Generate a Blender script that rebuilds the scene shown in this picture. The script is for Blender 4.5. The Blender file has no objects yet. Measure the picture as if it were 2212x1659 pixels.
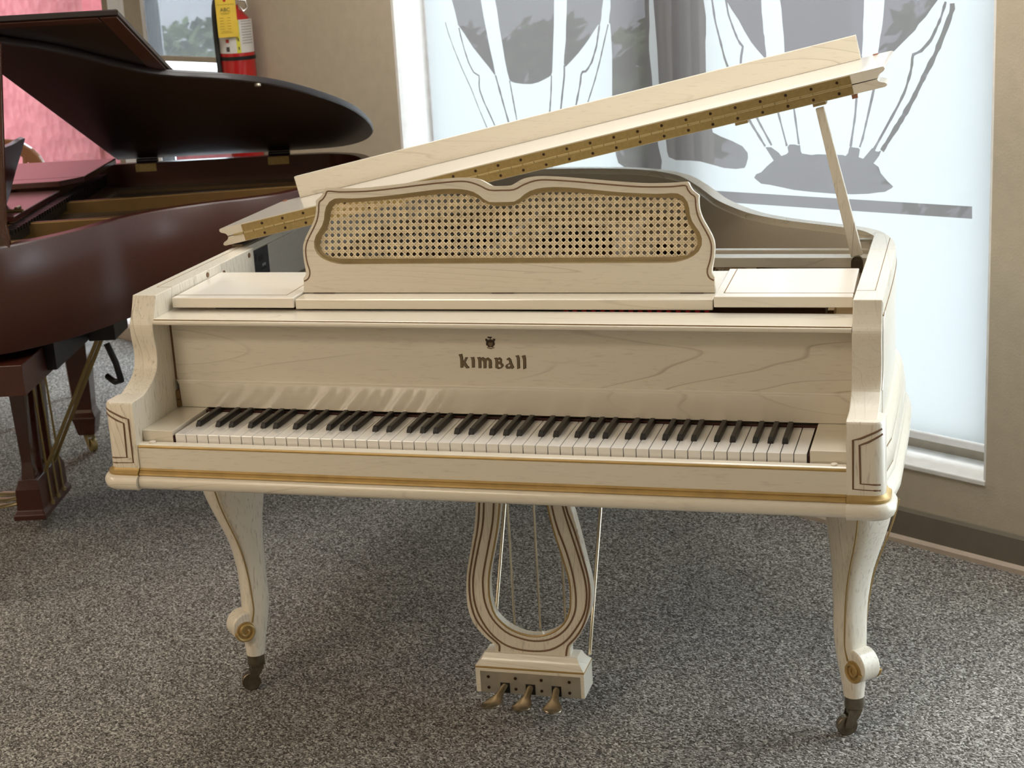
import bpy, bmesh, math, random
from mathutils import Vector, Matrix
from mathutils.geometry import delaunay_2d_cdt
random.seed(7)
C = bpy.context.scene.collection
PI = math.pi

# ------------------------------------------------------------------ camera
def make_camera():
    loc = Vector((.8964, -2.7780, 1.6547)); pit, rol, yaw, f = -.275475, -.058659, -.285732, 3571.0
    fwd = Vector((math.sin(yaw)*math.cos(pit), math.cos(yaw)*math.cos(pit), math.sin(pit)))
    rt = Vector((math.cos(yaw), -math.sin(yaw), 0)); up = rt.cross(fwd)
    r2 = rt*math.cos(rol)+up*math.sin(rol); u2 = up*math.cos(rol)-rt*math.sin(rol)
    cam = bpy.data.cameras.new('camera'); o = bpy.data.objects.new('camera', cam); C.objects.link(o)
    o.matrix_world = Matrix(((r2.x, u2.x, -fwd.x, loc.x), (r2.y, u2.y, -fwd.y, loc.y), (r2.z, u2.z, -fwd.z, loc.z), (0, 0, 0, 1)))
    cam.sensor_width = 36; cam.lens = f/2212*36; cam.clip_start = .05; cam.clip_end = 200
    cam.dof.use_dof = True; cam.dof.focus_distance = 3.05; cam.dof.aperture_fstop = 11
    bpy.context.scene.camera = o
make_camera()

# ------------------------------------------------------------------ world, exposure
W = bpy.data.worlds.new('sky'); bpy.context.scene.world = W; W.use_nodes = True
bg = W.node_tree.nodes['Background']; bg.inputs[0].default_value = (.80, .92, 1.0, 1); bg.inputs[1].default_value = 5.5
vs = bpy.context.scene.view_settings
vs.view_transform = 'Standard'; vs.look = 'None'; vs.gamma = 1; vs.use_curve_mapping = False; vs.exposure = 0.58
WA = Vector((.657, 1.473, 0)); WR = math.radians(-30.44)           # window wall frame: s along, o outward, z
WD = Vector((math.cos(WR), math.sin(WR), 0)); WN = Vector((-WD.y, WD.x, 0))
def wp(s, o, z): return WA+WD*s+WN*o+Vector((0, 0, z))
CEIL = 2.75
COOL, WARM = (.93, .97, 1.0), (1.0, .84, .64)
LAMPS = [(-1.2, -.75, 13, COOL), (.4, -.75, 13, COOL), (-2.6, -4.4, 19, WARM), (-2.6, -6.2, 19, WARM), (.3, -4.4, 19, WARM), (.3, -6.2, 19, WARM)]   # s, o, watts, colour
LAMP_LABELS = ['cool ceiling light panel above the white piano, nearer the dark piano', 'cool ceiling light panel above the white piano, nearer the right wall', 'warm ceiling light panel, left one of the middle row', 'warm ceiling light panel, left one of the front row', 'warm ceiling light panel, right one of the middle row', 'warm ceiling light panel, right one of the front row']

# ------------------------------------------------------------------ materials
M = {}
def nodemat(name):
    m = bpy.data.materials.new(name); m.use_nodes = True
    return m, m.node_tree, m.node_tree.nodes['Principled BSDF']
def N(nt, t, **kw):
    n = nt.nodes.new(t)
    for k, v in kw.items():
        if k in n.inputs: n.inputs[k].default_value = v
        else: setattr(n, k, v)
    return n
def ramp(nt, stops):
    r = nt.nodes.new('ShaderNodeValToRGB'); e = r.color_ramp.elements
    while len(e) < len(stops): e.new(.5)
    for i, (p, c) in enumerate(stops): e[i].position = p; e[i].color = (*c, 1) if len(c) == 3 else c
    return r
def mix(nt, fac, a, b, mode='MIX'):
    n = nt.nodes.new('ShaderNodeMix'); n.data_type = 'RGBA'; n.blend_type = mode
    for sock, v in ((n.inputs[0], fac), (n.inputs[6], a), (n.inputs[7], b)):
        if hasattr(v, 'links'): nt.links.new(v, sock)
        else: sock.default_value = v if not isinstance(v, tuple) else (*v, 1) if len(v) == 3 else v
    return n.outputs[2]
def plain(name, col, rough=.5, metal=0, coat=0, bump=0, bscale=200, var=.06):
    m, nt, p = nodemat(name); L = nt.links
    tc = N(nt, 'ShaderNodeTexCoord'); no = N(nt, 'ShaderNodeTexNoise', Scale=bscale*.15, Detail=4.0); L.new(tc.outputs['Object'], no.inputs['Vector'])
    lo = tuple(max(0, c*(1-var)) for c in col); hi = tuple(min(1, c*(1+var)) for c in col)
    r = ramp(nt, [(.3, lo), (.7, hi)]); L.new(no.outputs['Fac'], r.inputs[0]); L.new(r.outputs[0], p.inputs['Base Color'])
    p.inputs['Roughness'].default_value = rough; p.inputs['Metallic'].default_value = metal; p.inputs['Coat Weight'].default_value = coat
    if bump:
        n2 = N(nt, 'ShaderNodeTexNoise', Scale=bscale, Detail=3.0); L.new(tc.outputs['Object'], n2.inputs['Vector'])
        b = N(nt, 'ShaderNodeBump', Strength=bump, Distance=.002); L.new(n2.outputs['Fac'], b.inputs['Height']); L.new(b.outputs[0], p.inputs['Normal'])
    M[name] = m; return m
def wood(name, base, light, line, axis='x', amount=.55, rough=.32, coat=.35, contour=9, stretch=9, pore=.35, sc=6.0, bump=.08, crough=.12):
    m, nt, p = nodemat(name); L = nt.links
    tc = N(nt, 'ShaderNodeTexCoord'); mp = N(nt, 'ShaderNodeMapping')
    s = {'x': (1/stretch, 1, 1), 'y': (1, 1/stretch, 1), 'z': (1, 1, 1/stretch)}[axis]
    mp.inputs['Scale'].default_value = s; L.new(tc.outputs['Object'], mp.inputs['Vector'])
    n1 = N(nt, 'ShaderNodeTexNoise', Scale=sc, Detail=2.5, Roughness=.45, Distortion=.35); L.new(mp.outputs[0], n1.inputs['Vector'])
    mu = N(nt, 'ShaderNodeMath', operation='MULTIPLY'); L.new(n1.outputs['Fac'], mu.inputs[0]); mu.inputs[1].default_value = contour*2.2
    fr = N(nt, 'ShaderNodeMath', operation='FRACT'); L.new(mu.outputs[0], fr.inputs[0])
    rl = ramp(nt, [(.0, (0, 0, 0)), (.90, (.12, .12, .12)), (.965, (1, 1, 1)), (1, (0, 0, 0))]); L.new(fr.outputs[0], rl.inputs[0])
    n2 = N(nt, 'ShaderNodeTexNoise', Scale=sc*1.7, Detail=2.0); L.new(mp.outputs[0], n2.inputs['Vector'])
    r2 = ramp(nt, [(.42, (0, 0, 0)), (.62, (1, 1, 1))]); L.new(n2.outputs['Fac'], r2.inputs[0])
    n3 = N(nt, 'ShaderNodeTexNoise', Scale=sc*42, Detail=2.0, Roughness=.6); L.new(mp.outputs[0], n3.inputs['Vector'])
    r3 = ramp(nt, [(.56, (0, 0, 0)), (.72, (1, 1, 1))]); L.new(n3.outputs['Fac'], r3.inputs[0])
    a = N(nt, 'ShaderNodeMath', operation='MULTIPLY'); L.new(rl.outputs[0], a.inputs[0]); L.new(r2.outputs[0], a.inputs[1])
    b = N(nt, 'ShaderNodeMath', operation='MULTIPLY'); L.new(r3.outputs[0], b.inputs[0]); b.inputs[1].default_value = pore
    c = N(nt, 'ShaderNodeMath', operation='MAXIMUM'); L.new(a.outputs[0], c.inputs[0]); L.new(b.outputs[0], c.inputs[1])
    d = N(nt, 'ShaderNodeMath', operation='MULTIPLY'); L.new(c.outputs[0], d.inputs[0]); d.inputs[1].default_value = amount
    n4 = N(nt, 'ShaderNodeTexNoise', Scale=2.3, Detail=2.0); L.new(mp.outputs[0], n4.inputs['Vector'])
    col = mix(nt, n4.outputs['Fac'], base, light)
    out = mix(nt, d.outputs[0], col, line)
    L.new(out, p.inputs['Base Color'])
    p.inputs['Roughness'].default_value = rough; p.inputs['Coat Weight'].default_value = coat; p.inputs['Coat Roughness'].default_value = crough
    bm_ = N(nt, 'ShaderNodeBump', Strength=bump, Distance=.0008); L.new(d.outputs[0], bm_.inputs['Height']); bm_.invert = True; L.new(bm_.outputs[0], p.inputs['Normal'])
    M[name] = m; return m
CR, CRL, CRG = (.73, .665, .545), (.80, .745, .635), (.29, .24, .175)
wood('cream_x', CR, CRL, CRG, 'x'); wood('cream_y', CR, CRL, CRG, 'y'); wood('cream_z', CR, CRL, CRG, 'z', amount=.8, pore=.6, contour=20)
wood('cream_soft', CR, CRL, CRG, 'x', amount=.25, pore=.15, rough=.2, coat=.8, crough=.08)
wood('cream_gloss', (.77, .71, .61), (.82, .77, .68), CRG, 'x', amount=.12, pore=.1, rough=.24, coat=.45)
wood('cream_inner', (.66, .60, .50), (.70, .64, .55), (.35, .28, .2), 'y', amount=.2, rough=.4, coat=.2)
MA, MB_, ML = (.040, .0085, .0045), (.066, .016, .0075), (.013, .003, .002)
wood('mahogany_y', MA, MB_, ML, 'y', amount=.7, bump=0, crough=.22, rough=.36, coat=.2, contour=11, sc=9, pore=.6)
wood('mahogany_x', MA, MB_, ML, 'x', amount=.7, bump=0, crough=.22, rough=.36, coat=.2, contour=11, sc=9, pore=.6)
wood('mahogany_z', (.045, .012, .008), (.07, .018, .01), ML, 'z', amount=.6, rough=.2, coat=.7, contour=10, sc=9, pore=.5)
wood('mahogany_lid', (.008, .0025, .002), (.012, .004, .003), (.004, .0015, .001), 'y', amount=.5, bump=0, crough=.12, rough=.4, coat=.12)
wood('mahogany_gloss', (.06, .015, .012), (.08, .02, .015), ML, 'y', amount=.3, rough=.3, coat=.35, crough=.16, bump=0)
wood('soundboard', (.33, .16, .07), (.38, .20, .09), (.2, .1, .04), 'y', amount=.4, rough=.4, coat=.3)
wood('chair_wood', (.22, .085, .035), (.28, .12, .05), (.10, .04, .02), 'z', amount=.5, rough=.25, coat=.6)
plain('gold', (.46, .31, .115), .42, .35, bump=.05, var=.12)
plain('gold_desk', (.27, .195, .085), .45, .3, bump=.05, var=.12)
plain('gold_line', (.36, .24, .09), .45, .3)
plain('brown_line', (.17, .088, .042), .6)
plain('brown_gold', (.24, .145, .055), .5, .2)
plain('brass', (.36, .27, .115), .42, .75, bump=.08, bscale=900, var=.1)
plain('brass_knuckle', (.52, .42, .22), .32, .8)
plain('screw', (.045, .022, .012), .45, .6)
plain('old_metal', (.21, .175, .125), .3, .9, bump=.2, bscale=300, var=.3)
plain('pedal_metal', (.34, .285, .205), .24, .95, var=.3)
plain('plate_metal', (.47, .43, .35), .36, .7, var=.12)
plain('rod_metal', (.62, .55, .42), .25, .9)
plain('key_white', (.86, .84, .81), .10, 0, .8, var=.01)
plain('key_black', (.010, .009, .008), .42, 0, .1)
plain('felt_dark', (.05, .012, .01), .95)
plain('felt_red', (.45, .02, .02), .9)
plain('cane', (.80, .67, .46), .5, var=.18, bscale=400)
plain('bronze_plate', (.30, .185, .07), .42, .6, bump=.1)
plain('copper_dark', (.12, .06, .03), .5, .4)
plain('black_metal', (.008, .008, .009), .4, .2)
plain('steel_strings', (.35, .32, .28), .35, .9)
plain('rubber', (.02, .02, .02), .6)
plain('bumper', (.32, .13, .07), .6)
plain('plaque', (.10, .105, .11), .35, .6)
plain('plaque_ink', (.03, .03, .035), .5); plain('plaque_light', (.35, .36, .40), .4)
plain('logo_dark', (.035, .018, .008), .5); plain('logo_fill', (.17, .125, .07), .45, .3)
plain('wall_paint', (.49, .42, .315), .75, bump=.25, bscale=160, var=.05)
plain('ceiling_paint', (.74, .70, .63), .9)
plain('base_paint', (.17, .145, .105), .6, bump=.1)
plain('base_shoe', (.46, .37, .29), .7)
plain('sill_white', (.80, .78, .75), .35, 0, .2)
plain('frame_beige', (.40, .35, .27), .5)
plain('frame_brown', (.33, .27, .20), .5)
plain('frame_light', (.80, .82, .86), .4)
plain('hem', (.82, .83, .84), .6)
plain('ext_red', (.42, .012, .012), .22, 0, .5); plain('ext_white', (.62, .60, .57), .5); plain('ext_tag', (.72, .50, .05), .6)
plain('ink', (.06, .05, .045), .7); plain('ink_soft', (.30, .28, .26), .7); plain('ink_tag', (.30, .20, .02), .7); plain('lime', (.62, .58, .06), .6)
plain('ext_chrome', (.55, .53, .5), .25, .9)
plain('hedge', (.05, .085, .025), .8, var=.5, bscale=60); plain('hedge_far', (.10, .145, .045), .8, var=.4, bscale=40); plain('hedge_brown', (.13, .11, .075), .8, var=.4, bscale=60); plain('twig', (.10, .07, .04), .8)
plain('asphalt', (.27, .26, .27), .9, var=.2, bscale=30); plain('lawn', (.12, .16, .06), .9, var=.3, bscale=40)
plain('far_wall', (.42, .40, .46), .8); plain('far_roof', (.25, .2, .2), .8); plain('far_glass', (.1, .12, .15), .1)

def stucco():
    m, nt, p = nodemat('stucco'); L = nt.links
    tc = N(nt, 'ShaderNodeTexCoord'); n = N(nt, 'ShaderNodeTexNoise', Scale=9.0, Detail=8.0, Roughness=.65); L.new(tc.outputs['Object'], n.inputs['Vector'])
    r = ramp(nt, [(.3, (.19, .034, .040)), (.5, (.23, .048, .055)), (.75, (.27, .075, .075))]); L.new(n.outputs['Fac'], r.inputs[0]); L.new(r.outputs[0], p.inputs['Base Color'])
    v = N(nt, 'ShaderNodeTexVoronoi', Scale=14.0); L.new(tc.outputs['Object'], v.inputs['Vector'])
    b = N(nt, 'ShaderNodeBump', Strength=.6, Distance=.02); L.new(v.outputs['Distance'], b.inputs['Height']); L.new(b.outputs[0], p.inputs['Normal'])
    p.inputs['Roughness'].default_value = .9; M['stucco'] = m
stucco()
def carpet():
    m, nt, p = nodemat('carpet'); L = nt.links
    tc = N(nt, 'ShaderNodeTexCoord'); mp = N(nt, 'ShaderNodeMapping'); mp.inputs['Scale'].default_value = (1, 1.25, 1); mp.inputs['Rotation'].default_value = (0, 0, .5)
    L.new(tc.outputs['Object'], mp.inputs['Vector'])
    wn = N(nt, 'ShaderNodeTexNoise', Scale=60.0, Detail=2.0); L.new(mp.outputs[0], wn.inputs['Vector'])
    dm = mix(nt, .012, mp.outputs[0], wn.outputs['Color'])
    v = N(nt, 'ShaderNodeTexVoronoi', Scale=245.0); L.new(dm, v.inputs['Vector'])
    sp = N(nt, 'ShaderNodeSeparateColor'); L.new(v.outputs['Color'], sp.inputs[0])
    r = ramp(nt, [(.0, (.052, .047, .042)), (.30, (.128, .118, .104)), (.62, (.262, .246, .222)), (.86, (.42, .40, .366)), (1, (.62, .60, .56))]); L.new(sp.outputs[0], r.inputs[0])
    n2 = N(nt, 'ShaderNodeTexNoise', Scale=1.7, Detail=3.0); L.new(tc.outputs['Object'], n2.inputs['Vector'])
    r2 = ramp(nt, [(.3, (.86, .86, .88)), (.7, (1.08, 1.07, 1.04))]); L.new(n2.outputs['Fac'], r2.inputs[0])
    L.new(mix(nt, 1.0, r.outputs[0], r2.outputs[0], 'MULTIPLY'), p.inputs['Base Color'])
    b = N(nt, 'ShaderNodeBump', Strength=.7, Distance=.003); b.invert = True; L.new(v.outputs['Distance'], b.inputs['Height']); L.new(b.outputs[0], p.inputs['Normal'])
    p.inputs['Roughness'].default_value = .95; p.inputs['Specular IOR Level'].default_value = .1; M['carpet'] = m
carpet()
def film(name, col, trans, clear):
    m = bpy.data.materials.new(name); m.use_nodes = True; nt = m.node_tree; L = nt.links
    for n in list(nt.nodes): nt.nodes.remove(n)
    o = N(nt, 'ShaderNodeOutputMaterial'); d = N(nt, 'ShaderNodeBsdfDiffuse'); t = N(nt, 'ShaderNodeBsdfTranslucent'); x = N(nt, 'ShaderNodeBsdfTransparent')
    tc = N(nt, 'ShaderNodeTexCoord'); mp = N(nt, 'ShaderNodeMapping'); mp.inputs['Scale'].default_value = (40, 40, 1.2); L.new(tc.outputs['Object'], mp.inputs['Vector'])
    no = N(nt, 'ShaderNodeTexNoise', Scale=14.0, Detail=2.0); L.new(mp.outputs[0], no.inputs['Vector'])
    r = ramp(nt, [(.25, tuple(c*.985 for c in col)), (.75, col)]); L.new(no.outputs['Fac'], r.inputs[0])
    L.new(r.outputs[0], d.inputs[0]); L.new(r.outputs[0], t.inputs[0]); x.inputs[0].default_value = (1, 1, 1, 1)
    a = N(nt, 'ShaderNodeMixShader'); a.inputs[0].default_value = trans; L.new(d.outputs[0], a.inputs[1]); L.new(t.outputs[0], a.inputs[2])
    b = N(nt, 'ShaderNodeMixShader'); b.inputs[0].default_value = clear; L.new(a.outputs[0], b.inputs[1]); L.new(x.outputs[0], b.inputs[2])
    L.new(b.outputs[0], o.inputs[0]); M[name] = m
film('film_white', (.345, .346, .334), .70, .01)
film('film_mesh', (.122, .110, .104), .62, .06)
film('film_sheer', (.17, .172, .175), .6, .42)
def glass():
    m = bpy.data.materials.new('glass'); m.use_nodes = True; nt = m.node_tree; L = nt.links
    for n in list(nt.nodes): nt.nodes.remove(n)
    o = N(nt, 'ShaderNodeOutputMaterial'); g = N(nt, 'ShaderNodeBsdfGlossy'); g.inputs['Roughness'].default_value = .02; x = N(nt, 'ShaderNodeBsdfTransparent')
    lw = N(nt, 'ShaderNodeLayerWeight'); lw.inputs[0].default_value = .5; pw = N(nt, 'ShaderNodeMath', operation='POWER'); L.new(lw.outputs['Facing'], pw.inputs[0]); pw.inputs[1].default_value = 4.0
    f = N(nt, 'ShaderNodeMath', operation='MULTIPLY_ADD'); L.new(pw.outputs[0], f.inputs[0]); f.inputs[1].default_value = .5; f.inputs[2].default_value = .03
    a = N(nt, 'ShaderNodeMixShader'); L.new(f.outputs[0], a.inputs[0]); L.new(x.outputs[0], a.inputs[1]); L.new(g.outputs[0], a.inputs[2]); L.new(a.outputs[0], o.inputs[0]); M['glass'] = m
glass()
def lampmat():
    m = bpy.data.materials.new('lamp_glow'); m.use_nodes = True; nt = m.node_tree
    for n in list(nt.nodes): nt.nodes.remove(n)
    o = N(nt, 'ShaderNodeOutputMaterial'); e = N(nt, 'ShaderNodeEmission'); e.inputs[0].default_value = (1, .86, .68, 1); e.inputs[1].default_value = 3.0
    nt.links.new(e.outputs[0], o.inputs[0]); M['lamp_glow'] = m
lampmat()

# ------------------------------------------------------------------ mesh helpers
def spline(pts, n=6, closed=False):
    P = [Vector(p) for p in pts]; out = []; m = len(P)
    for i in range(m if closed else m-1):
        p0, p1, p2, p3 = (P[(i-1) % m], P[i], P[(i+1) % m], P[(i+2) % m]) if closed else (P[max(i-1, 0)], P[i], P[i+1], P[min(i+2, m-1)])
        for k in range(n):
            t = k/n
            out.append(.5*((2*p1)+(p2-p0)*t+(2*p0-5*p1+4*p2-p3)*t*t+(3*p1-p0-3*p2+p3)*t*t*t))
    if not closed: out.append(P[-1])
    return out
def resample(pts, n):
    P = [Vector(p) for p in pts]; L = [0]
    for a, b in zip(P, P[1:]): L.append(L[-1]+(b-a).length)
    out = []; j = 0
    for i in range(n):
        t = L[-1]*i/(n-1)
        while j < len(P)-2 and L[j+1] < t: j += 1
        k = (t-L[j])/max(L[j+1]-L[j], 1e-9); out.append(P[j].lerp(P[j+1], min(max(k, 0), 1)))
    return out
def interp(tab, z):
    tab = sorted(tab)
    if z <= tab[0][0]: return tab[0][1]
    for (a, va), (b, vb) in zip(tab, tab[1:]):
        if z <= b: return va+(vb-va)*(z-a)/(b-a)
    return tab[-1][1]
class MB:
    def __init__(s, T=None): s.v = []; s.f = []; s.T = T or (lambda a, b, c: Vector((a, b, c)))
    def add(s, V, F):
        n = len(s.v); s.v += [s.T(*p) for p in V]; s.f += [tuple(i+n for i in f) for f in F]; return s
    def box(s, x0, x1, y0, y1, z0, z1):
        return s.add([(x0, y0, z0), (x1, y0, z0), (x1, y1, z0), (x0, y1, z0), (x0, y0, z1), (x1, y0, z1), (x1, y1, z1), (x0, y1, z1)],
                     [(3, 2, 1, 0), (4, 5, 6, 7), (0, 1, 5, 4), (1, 2, 6, 5), (2, 3, 7, 6), (3, 0, 4, 7)])
    def prism(s, poly, mp, a, b):                                  # poly 2D; mp(p, t) -> 3D
        n = len(poly); V = [mp(p, a) for p in poly]+[mp(p, b) for p in poly]
        return s.add(V, [tuple(range(n))[::-1], tuple(range(n, 2*n))]+[(i, (i+1) % n, n+(i+1) % n, n+i) for i in range(n)])
    def loft(s, rings, caps=True, closed=True):
        n = len(rings[0]); V = [p for r in rings for p in r]; F = []
        for k in range(len(rings)-1):
            for i in range(n if closed else n-1):
                j = (i+1) % n; F.append((k*n+i, k*n+j, (k+1)*n+j, (k+1)*n+i))
        if caps: F += [tuple(range(n))[::-1], tuple(range((len(rings)-1)*n, len(rings)*n))]
        return s.add(V, F)
    def tube(s, pts, r, sides=8):
        P = [Vector(p) for p in pts]; rings = []
        up = Vector((0, 0, 1)); prev = None
        for i, p in enumerate(P):
            d = (P[min(i+1, len(P)-1)]-P[max(i-1, 0)]).normalized()
            if prev is None: a = d.cross(up) if abs(d.z) < .95 else d.cross(Vector((1, 0, 0)))
            else: a = prev-d*prev.dot(d)
            a.normalize(); b = d.cross(a); prev = a
            rr = r[i] if isinstance(r, (list, tuple)) else r
            rings.append([tuple(p+(a*math.cos(t)+b*math.sin(t))*rr) for t in (2*PI*k/sides for k in range(sides))])
        return s.loft(rings)
    def cyl(s, c, ax, r, h, sides=20, r2=None):                    # centred on c along ax
        c = Vector(c); ax = Vector(ax).normalized()
        return s.tube([c-ax*h/2, c+ax*h/2], [r, r if r2 is None else r2], sides)
    def lathe(s, prof, c=(0, 0), sides=24):
        return s.loft([[(c[0]+r*math.cos(t), c[1]+r*math.sin(t), z) for t in (2*PI*k/sides for k in range(sides))] for r, z in prof])
    def sweep(s, prof, path):                                      # closed profile (o, z), open 2D path, o to the right of travel
        P = [Vector((p[0], p[1])) for p in path]; rings = []
        for i, p in enumerate(P):
            d1 = (P[i]-P[i-1]).normalized() if i else (P[1]-P[0]).normalized(); d2 = (P[i+1]-P[i]).normalized() if i < len(P)-1 else d1
            d = (d1+d2).normalized(); n = Vector((d.y, -d.x)); k = 1/max(.5, n.dot(Vector((d1.y, -d1.x))))
            rings.append([(p.x+n.x*o*k, p.y+n.y*o*k, z) for o, z in prof])
        return s.loft(rings)
    def plate(s, outer, holes, mp, a, b):                          # flat sheet with holes, extruded a..b
        vs_, fs, key = flat(outer, holes)
        n = len(vs_); s.add([mp(p, a) for p in vs_]+[mp(p, b) for p in vs_], [tuple(f)[::-1] for f in fs]+[tuple(i+n for i in f) for f in fs])
        for loop in [outer]+list(holes):
            m = len(loop); s.add([mp(p, a) for p in loop]+[mp(p, b) for p in loop], [(i, (i+1) % m, m+(i+1) % m, m+i) for i in range(m)])
        return s
    def build(s, name, mat, parent=None, smooth=False, bevel=0, kind=None, seg=2):
        me = bpy.data.meshes.new(name); me.from_pydata([tuple(p) for p in s.v], [], s.f); 
        bm = bmesh.new(); bm.from_mesh(me); bmesh.ops.remove_doubles(bm, verts=bm.verts, dist=1e-6); bmesh.ops.recalc_face_normals(bm, faces=bm.faces); bm.to_mesh(me); bm.free()
        me.materials.append(M[mat]); o = bpy.data.objects.new(name, me); C.objects.link(o)
        if parent: o.parent = parent
        if bevel:
            b = o.modifiers.new('bevel', 'BEVEL'); b.width = bevel; b.segments = seg; b.limit_method = 'ANGLE'; b.angle_limit = math.radians(35); b.harden_normals = False
        if smooth:
            for q in me.polygons: q.use_smooth = True
            try: me.set_sharp_from_angle(angle=math.radians(42))
            except Exception: pass
        if kind: o['kind'] = kind
        return o
def flat(outer, holes):
    loops = [outer]+list(holes); V = []; F = []
    for l in loops:
        if sum(l[i-1][0]*l[i][1]-l[i][0]*l[i-1][1] for i in range(len(l))) < 0: l = list(l)[::-1]
        F.append(list(range(len(V), len(V)+len(l)))); V += [Vector((p[0], p[1])) for p in l]
    r = delaunay_2d_cdt(V, [], F, 1, 1e-7, True)
    keep = [f for f, o in zip(r[2], r[5]) if 0 in o and not any(k > 0 for k in o)]
    inside = [f for f, o in zip(r[2], r[5]) if 0 in o and any(k > 0 for k in o)]
    return [tuple(p) for p in r[0]], keep, inside
def components(F):
    par = {}
    def find(a):
        while par.setdefault(a, a) != a: par[a] = par[par[a]]; a = par[a]
        return a
    for f in F:
        for i in f[1:]: par[find(i)] = find(f[0])
    g = {}
    for f in F: g.setdefault(find(f[0]), []).append(f)
    return list(g.values())
def thing(name, label, cat, loc=(0, 0, 0), rz=0, group=None):
    o = bpy.data.objects.new(name, None); C.objects.link(o); o.location = loc; o.rotation_euler = (0, 0, rz)
    o['label'] = label; o['category'] = cat; o.empty_display_size = .1
    if group: o['group'] = group
    return o
def tag(o, label, cat, group=None):
    o['label'] = label; o['category'] = cat
    if group: o['group'] = group
    return o
def struct(o, label=None):
    o['kind'] = 'structure'
    if label: o['label'] = label
    return o
def wallframe(o): o.location = WA; o.rotation_euler = (0, 0, WR); return o
XY = lambda z0: (lambda p, t: (p[0], p[1], t))
FX = lambda p, t: (p[0], t, p[1])          # polygon in (x,z), extruded along y
FY = lambda p, t: (t, p[0], p[1])          # polygon in (y,z), extruded along x
def offs(poly, d):
    n = len(poly); out = []
    P = [Vector(p[:2]) for p in poly]; area = sum(P[i].x*P[(i+1) % n].y-P[(i+1) % n].x*P[i].y for i in range(n)); sg = 1 if area > 0 else -1
    for i in range(n):
        d1 = (P[i]-P[i-1]).normalized(); d2 = (P[(i+1) % n]-P[i]).normalized(); n1 = Vector((-d1.y, d1.x))*sg; n2 = Vector((-d2.y, d2.x))*sg
        b = (n1+n2); b = b.normalized() if b.length > 1e-6 else n1; out.append(P[i]+b*d/max(.45, b.dot(n1)))
    return out
def clip_line(p, d, poly):
    ts = []; n = len(poly)
    for i in range(n):
        a, b = poly[i], poly[(i+1) % n]; e = (b[0]-a[0], b[1]-a[1]); den = d[0]*e[1]-d[1]*e[0]
        if abs(den) < 1e-12: continue
        w = (a[0]-p[0], a[1]-p[1]); t = (w[0]*e[1]-w[1]*e[0])/den; u = (w[0]*d[1]-w[1]*d[0])/den
        if 0 <= u < 1: ts.append(t)
    ts.sort(); return list(zip(ts[::2], ts[1::2]))

# ------------------------------------------------------------------ the room
S0, S1, O0 = -6.5, 3.9, -7.0
W3A, W3B = .85, 3.3
def room():
    f = wallframe(MB().box(S0, S1, O0, .0, -.05, 0).build('floor', 'carpet')); struct(f, 'grey speckled loop carpet')
    c = wallframe(MB().box(S0, S1, O0, .25, CEIL, CEIL+.05).build('ceiling', 'ceiling_paint')); struct(c)
    # window wall with two openings: main window s -1.886..0.305, side window s -5.6..-2.85
    TH = .2; w = MB(); Z1 = 2.35
    w.box(.305, W3A, 0, TH, 0, CEIL); w.box(W3B, S1, 0, TH, 0, CEIL); w.box(W3A, W3B, 0, TH, 0, .2); w.box(W3A, W3B, 0, TH, Z1, CEIL); w.box(-2.85, -1.886, 0, TH, 0, CEIL); w.box(S0, -5.6, 0, TH, 0, CEIL)
    w.box(-1.886, .305, 0, TH, 0, .205); w.box(-1.886, .305, 0, TH, Z1, CEIL); w.box(-5.6, -2.85, 0, TH, 0, .055); w.box(-5.6, -2.85, 0, TH, Z1, CEIL)
    struct(wallframe(w.build('wall_back', 'wall_paint')), 'tan painted wall around the windows')
    struct(wallframe(MB().box(S0-.1, S0, O0, .2, 0, CEIL).build('wall_left', 'wall_paint')))
    struct(wallframe(MB().box(S1, S1+.1, O0, .2, 0, CEIL).build('wall_right', 'wall_paint')))
    w3 = bpy.data.objects.new('window_3', None); C.objects.link(w3); wallframe(w3); struct(w3, 'clear storefront window in the same wall, further right')
    for k in range(3):
        x = W3A+k*(W3B-W3A)/2-.03; MB().box(x, x+.06, .05, .12, .2, Z1).build('mullion', 'frame_brown', w3)
        if k < 2: MB().box(x+.06, x+(W3B-W3A)/2, .08, .086, .2, Z1).build('pane', 'glass', w3)
    struct(wallframe(MB().box(S0, S1, O0-.1, O0, 0, CEIL).build('wall_front', 'wall_paint')))
    for n, a, b in (('baseboard_right', -1.886, S1), ('baseboard_back', -2.85, -1.886)):
        o = wallframe(MB().prism([(0, .0), (-.009, .0), (-.009, .088), (-.004, .097), (0, .098)], lambda p, t: (t, p[0], p[1]), a, b).build(n, 'base_paint')); struct(o, 'dark taupe vinyl baseboard')
        o2 = MB().prism([(-.009, 0), (-.020, 0), (-.019, .012), (-.009, .020)], lambda p, t: (t, p[0], p[1]), a, b).build('base_shoe', 'base_shoe', o)
    struct(wallframe(MB().box(-5.6, -2.85, -.012, 0, 0, .055).build('baseboard_left', 'base_shoe')), 'pale beige low baseboard under side window')
room()
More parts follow.
